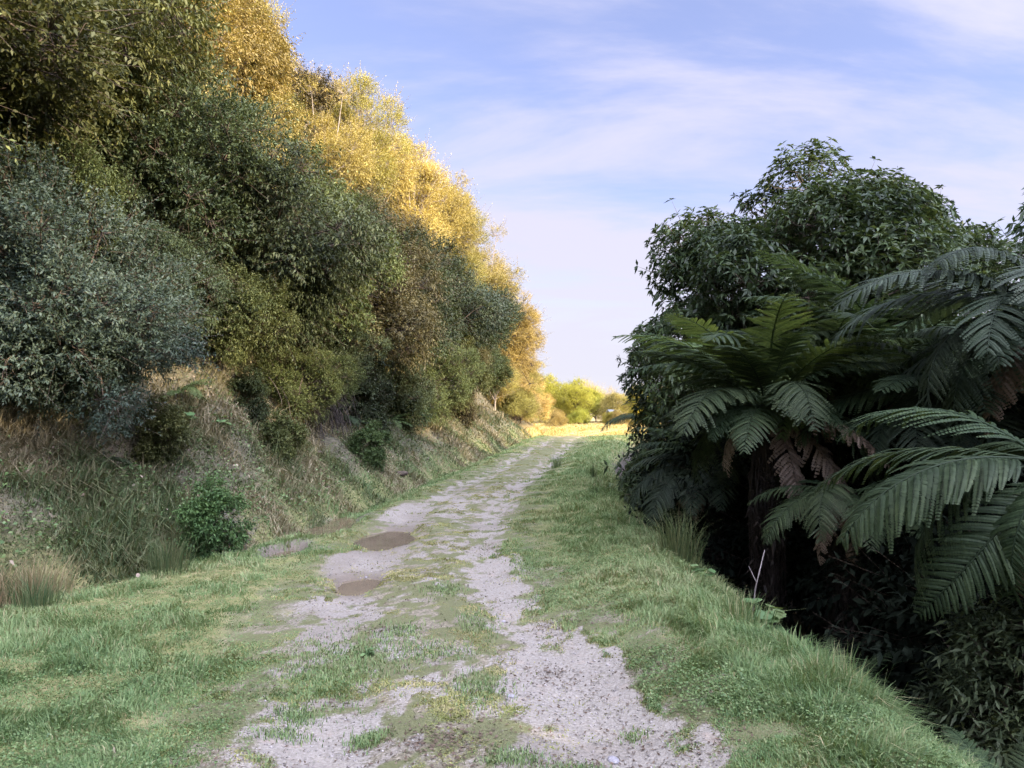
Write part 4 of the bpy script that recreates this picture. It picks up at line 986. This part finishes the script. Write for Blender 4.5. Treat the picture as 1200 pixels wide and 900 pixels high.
# dry and green grass hanging on the bank
V_, R_ = [], []
def bank_grass(n, dlo, dhi, hmin, hmax, dryb):
    u = r.uniform(0, 1, n); y = (4.0 ** -.6 + u * (46 ** -.6 - 4.0 ** -.6)) ** (-1 / .6)
    d = r.uniform(dlo, dhi, n); x = foot(y) - d / .94
    mk = fbm(x * 1.1, y * 1.1, 251, 3); k = (mk + r.uniform(-.25, .25, n)) > .36; x, y, d, mk = x[k], y[k], d[k], mk[k]; n = len(x)
    H = r.uniform(hmin, hmax, n) * np.clip((fbm(x * 1.5, y * 1.5, 253, 3) - .25) * 2.6, .25, 1.5)
    dn = np.stack([np.ones(n) * .75, -.25 * np.ones(n), -.35 * np.ones(n)], 1) * r.uniform(.3, 1.1, n)[:, None] + r.normal(0, .5, (n, 3))
    P = np.stack([x, y, height(x, y) - .02], 1)
    V_.append(blades(P, H, .005 + .0011 * y * r.uniform(.4, 1.5, n), dn, r, .8))
    dry = (sstep(.40, .60, fbm(x * .9 + 5, y * .9, 257, 3)) * .6 + .3 * (fbm(x * 4, y * 4, 259, 2) - .5)) + dryb * np.clip(d / 1.5, 0, 1)
    R_.append(np.clip(dry - .06 + r.uniform(0, .55, n), 0, 1))
bank_grass(120000, -.1, 1.6, .07, .26, .0)
bank_grass(120000, .9, 4.0, .12, .38, .22)
g = obj('bank_grass', blade_mesh('bank_grass', np.concatenate(V_), np.concatenate(R_), M['grass_bank'])); tag(g, 'mixed dry and green grass hanging on the left bank', 'grass', kind='stuff')
# small round-leaved ground cover
b = MB()
def cover(n, ylo, yhi, xf, thr, zlo, zhi, L):
    x, y = scatter(n, ylo, yhi, xf, r, 1.7); k = (fbm(x * 1.5, y * 1.5, 261, 3) + r.uniform(-.1, .1, n) > thr) & (bareness(x, y) < .3); x, y = x[k], y[k]; n = len(x)
    D = r.normal(0, 1, (n, 3)); D[:, 2] = r.uniform(-.1, .5, n)
    b.leaves(np.stack([x, y, height(x, y) + r.uniform(zlo, zhi, n)], 1), D, r.uniform(.6, 1.3, n) * L, r.uniform(.6, 1.1, n) * L * .8, .1, .1, r.uniform(0, 1, n), r, .5)
cover(75000, 2.7, 20, lambda y: (pc(y) + half(y) * .85, edge(y) + .2), .48, .01, .07, .0145)
cover(55000, 2.7, 14, lambda y: (np.maximum(foot(y) - .8, -frame(y)), pc(y) - half(y) * .9), .52, .01, .06, .0145)
cover(26000, 5.5, 34, lambda y: (foot(y) - 3.0, foot(y) - .2), .47, .02, .20, .045)
g = obj('ground_cover', b.mesh('ground_cover', [M['clover']])); tag(g, 'small round-leaved weeds carpeting the verges', 'ground cover', kind='stuff')
# dark leaf crumbs and bits lying on the silt and on the bank
b = MB()
x, y = scatter(9000, 2.7, 16, lambda y: (pc(y) - half(y) * 1.3, pc(y) + half(y) * 1.3), r, 1.8)
k = fbm(x * 2.1, y * 2.1, 271, 3) + r.uniform(-.15, .15, len(x)) > .53; x, y = x[k], y[k]
for (px, py, m_, sp_) in [(525, 862, 420, .13), (775, 780, 260, .16), (700, 892, 260, .12), (455, 735, 160, .1), (640, 775, 160, .1), (300, 890, 200, .15), (560, 640, 150, .2), (720, 840, 260, .3), (650, 790, 200, .22), (790, 885, 200, .2), (600, 700, 160, .2), (650, 730, 150, .12), (500, 850, 200, .2)]:
    x0_, y0_ = gp(px, py); x = np.concatenate([x, x0_ + r.normal(0, sp_, m_)]); y = np.concatenate([y, y0_ + r.normal(0, sp_ * .8, m_)])
n = len(x)
D = r.normal(0, 1, (n, 3)); D[:, 2] *= .25
b.leaves(np.stack([x, y, height(x, y) + .006], 1), D, r.uniform(.008, .035, n), r.uniform(.004, .012, n), 0, .2, r.uniform(0, .5, n) ** 1.5, r)
y = r.uniform(5, 26, 2600); d = r.uniform(.2, 2.8, 2600); x = foot(y) - d
D = r.normal(0, 1, (2600, 3))
b.leaves(np.stack([x, y, height(x, y) + r.uniform(.0, .15, 2600)], 1), D, r.uniform(.03, .08, 2600), r.uniform(.015, .035, 2600), .1, .2, r.uniform(0, 1, 2600) ** 1.3, r)
g = obj('leaf_litter', b.mesh('leaf_litter', [M['litter']])); tag(g, 'dark leaf crumbs and litter lying on track and bank', 'leaf litter', kind='stuff')
# gravel grains in the wheel ruts
x, y = scatter(7000, 2.7, 14, lambda y: (pc(y) - half(y) * 1.2, pc(y) + half(y) * 1.2), r, 1.8); k = bareness(x, y) > .45; x, y = x[k], y[k]; n = len(x)
oct_ = np.array([[1, 0, 0], [0, 1, 0], [-1, 0, 0], [0, -1, 0], [0, 0, .7], [0, 0, -.7]]); of = np.array([[0, 1, 4], [1, 2, 4], [2, 3, 4], [3, 0, 4], [1, 0, 5], [2, 1, 5], [3, 2, 5], [0, 3, 5]])
sz = .003 + .009 * r.uniform(0, 1, n) ** 3
V = oct_[None] * sz[:, None, None] * r.uniform(.6, 1.4, (n, 6, 1)) + np.stack([x, y, height(x, y) + .001], 1)[:, None]
me = build_mesh('gravel', V.reshape(-1, 3), [(np.arange(n)[:, None, None] * 6 + of[None]).reshape(-1, 3)], [leaf_mat('gravel_grains', [(.08, .072, .066), (.16, .145, .138), (.26, .245, .24)], .85, 0, .15, 0, 0)], np.repeat(r.uniform(0, 1, n), 6))
g = obj('gravel', me); tag(g, 'loose gravel grains lying in the wheel ruts', 'gravel', kind='stuff')

# ------------------------------------------------------------------ light, sky, camera
SKY_FILL = 24.0  # gain of the added fill lobe in the sky
SUN_EL, SUN_DIR = 19.0, (0.86, -0.50)      # low sun from the right, a little behind the camera
sv = Vector((SUN_DIR[0], SUN_DIR[1], 0)).normalized() * math.cos(R(SUN_EL)); sv.z = math.sin(R(SUN_EL))
sd = bpy.data.lights.new('sun', 'SUN'); sd.energy = 5.0; sd.angle = R(.55); sd.color = (1.0, .80, .53)
so = bpy.data.objects.new('sun', sd); COL.objects.link(so); so.rotation_euler = sv.to_track_quat('Z', 'Y').to_euler(); so.location = (30, -20, 40)

w = bpy.data.worlds.new('World'); scene.world = w; w.use_nodes = True
nt = w.node_tree; N = nt.nodes; K = nt.links; N.clear()
sky = N.new('ShaderNodeTexSky'); sky.sky_type = 'NISHITA'; sky.sun_disc = False
sky.sun_elevation = R(SUN_EL); sky.sun_rotation = math.atan2(SUN_DIR[0], SUN_DIR[1]); sky.air_density = 1.0; sky.dust_density = .6; sky.ozone_density = 1.0
tc = N.new('ShaderNodeTexCoord'); sp = N.new('ShaderNodeSeparateXYZ'); K.new(tc.outputs['Generated'], sp.inputs[0])
def M2(op, a, b_=None):
    x = N.new('ShaderNodeMath'); x.operation = op
    for i_, s in ((0, a), (1, b_)):
        if s is None: continue
        if isinstance(s, (int, float)): x.inputs[i_].default_value = s
        else: K.new(s, x.inputs[i_])
    return x.outputs[0]
den = M2('ADD', M2('MAXIMUM', sp.outputs[2], 0.0), .16)
cv = N.new('ShaderNodeCombineXYZ'); K.new(M2('DIVIDE', sp.outputs[0], den), cv.inputs[0]); K.new(M2('DIVIDE', sp.outputs[1], den), cv.inputs[1])
mp = N.new('ShaderNodeMapping'); mp.inputs['Rotation'].default_value = (0, 0, R(28)); mp.inputs['Scale'].default_value = (.55, 1.35, 1); K.new(cv.outputs[0], mp.inputs[0])
n1 = N.new('ShaderNodeTexNoise'); n1.inputs['Scale'].default_value = 1.1; n1.inputs['Detail'].default_value = 9; n1.inputs['Roughness'].default_value = .58; n1.inputs['Distortion'].default_value = .5; K.new(mp.outputs[0], n1.inputs[0])
cl = ramp_node(N, [(.40, (0, 0, 0)), (.66, (1, 1, 1))], 'EASE'); K.new(n1.outputs[0], cl.inputs[0])
hz = N.new('ShaderNodeMapRange'); hz.inputs['From Min'].default_value = .27; hz.inputs['From Max'].default_value = .02; hz.inputs['To Min'].default_value = 0; hz.inputs['To Max'].default_value = .80; K.new(sp.outputs[2], hz.inputs['Value'])
cov = M2('MINIMUM', M2('ADD', M2('MULTIPLY', cl.outputs[0], .70), M2('ADD', hz.outputs[0], .20)), 1.0)
tint = N.new('ShaderNodeMix'); tint.data_type = 'RGBA'; tint.blend_type = 'MULTIPLY'; tint.inputs[0].default_value = 1; tint.inputs[7].default_value = (.80, .74, 1.0, 1); K.new(sky.outputs[0], tint.inputs[6])
mx = N.new('ShaderNodeMix'); mx.data_type = 'RGBA'; mx.inputs[7].default_value = (2.65, 2.6, 3.3, 1)
K.new(cov, mx.inputs[0]); K.new(tint.outputs[2], mx.inputs[6])
h2 = N.new('ShaderNodeMapRange'); h2.inputs['From Min'].default_value = .24; h2.inputs['From Max'].default_value = .0; h2.inputs['To Min'].default_value = 0; h2.inputs['To Max'].default_value = .8; K.new(sp.outputs[2], h2.inputs['Value'])
mh = N.new('ShaderNodeMix'); mh.data_type = 'RGBA'; mh.inputs[7].default_value = (2.8, 2.8, 3.06, 1); K.new(h2.outputs[0], mh.inputs[0]); K.new(mx.outputs[2], mh.inputs[6]); mx = mh
# bright sky lobe overhead, behind the camera, added as fill for the shade
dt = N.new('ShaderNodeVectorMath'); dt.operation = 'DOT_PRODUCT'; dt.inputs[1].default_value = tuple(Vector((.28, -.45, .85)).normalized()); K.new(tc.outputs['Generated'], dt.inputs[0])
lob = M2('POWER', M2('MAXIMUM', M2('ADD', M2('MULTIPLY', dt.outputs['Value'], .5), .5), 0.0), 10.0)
lob = M2('ADD', M2('MULTIPLY', lob, SKY_FILL), 1.0)
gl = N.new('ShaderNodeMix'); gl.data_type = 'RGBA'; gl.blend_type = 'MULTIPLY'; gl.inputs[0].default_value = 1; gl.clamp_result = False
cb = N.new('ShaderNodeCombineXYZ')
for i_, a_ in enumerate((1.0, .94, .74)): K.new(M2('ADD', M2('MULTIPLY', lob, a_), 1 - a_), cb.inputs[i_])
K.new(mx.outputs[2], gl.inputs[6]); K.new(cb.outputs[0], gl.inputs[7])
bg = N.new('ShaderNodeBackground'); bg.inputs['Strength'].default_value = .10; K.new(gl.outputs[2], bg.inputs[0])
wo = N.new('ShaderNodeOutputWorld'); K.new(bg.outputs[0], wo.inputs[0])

cam = bpy.data.cameras.new('camera'); cam.sensor_width = 36; cam.lens = 27.03; cam.clip_start = .05; cam.clip_end = 6000
co = bpy.data.objects.new('camera', cam); COL.objects.link(co); co.location = (0, 0, 1.6); co.rotation_euler = (R(91.78), 0, 0); scene.camera = co

scene.render.engine = 'CYCLES'
cy = scene.cycles
cy.max_bounces = 6; cy.diffuse_bounces = 3; cy.glossy_bounces = 2; cy.transmission_bounces = 3; cy.transparent_max_bounces = 4
cy.caustics_reflective = False; cy.caustics_refractive = False
cy.use_denoising = True; cy.use_adaptive_sampling = True; cy.adaptive_threshold = .02
cy.sample_clamp_indirect = 6
vs = scene.view_settings; vs.view_transform = 'Standard'; vs.look = 'None'; vs.gamma = 1; vs.use_curve_mapping = False; vs.exposure = 1.65
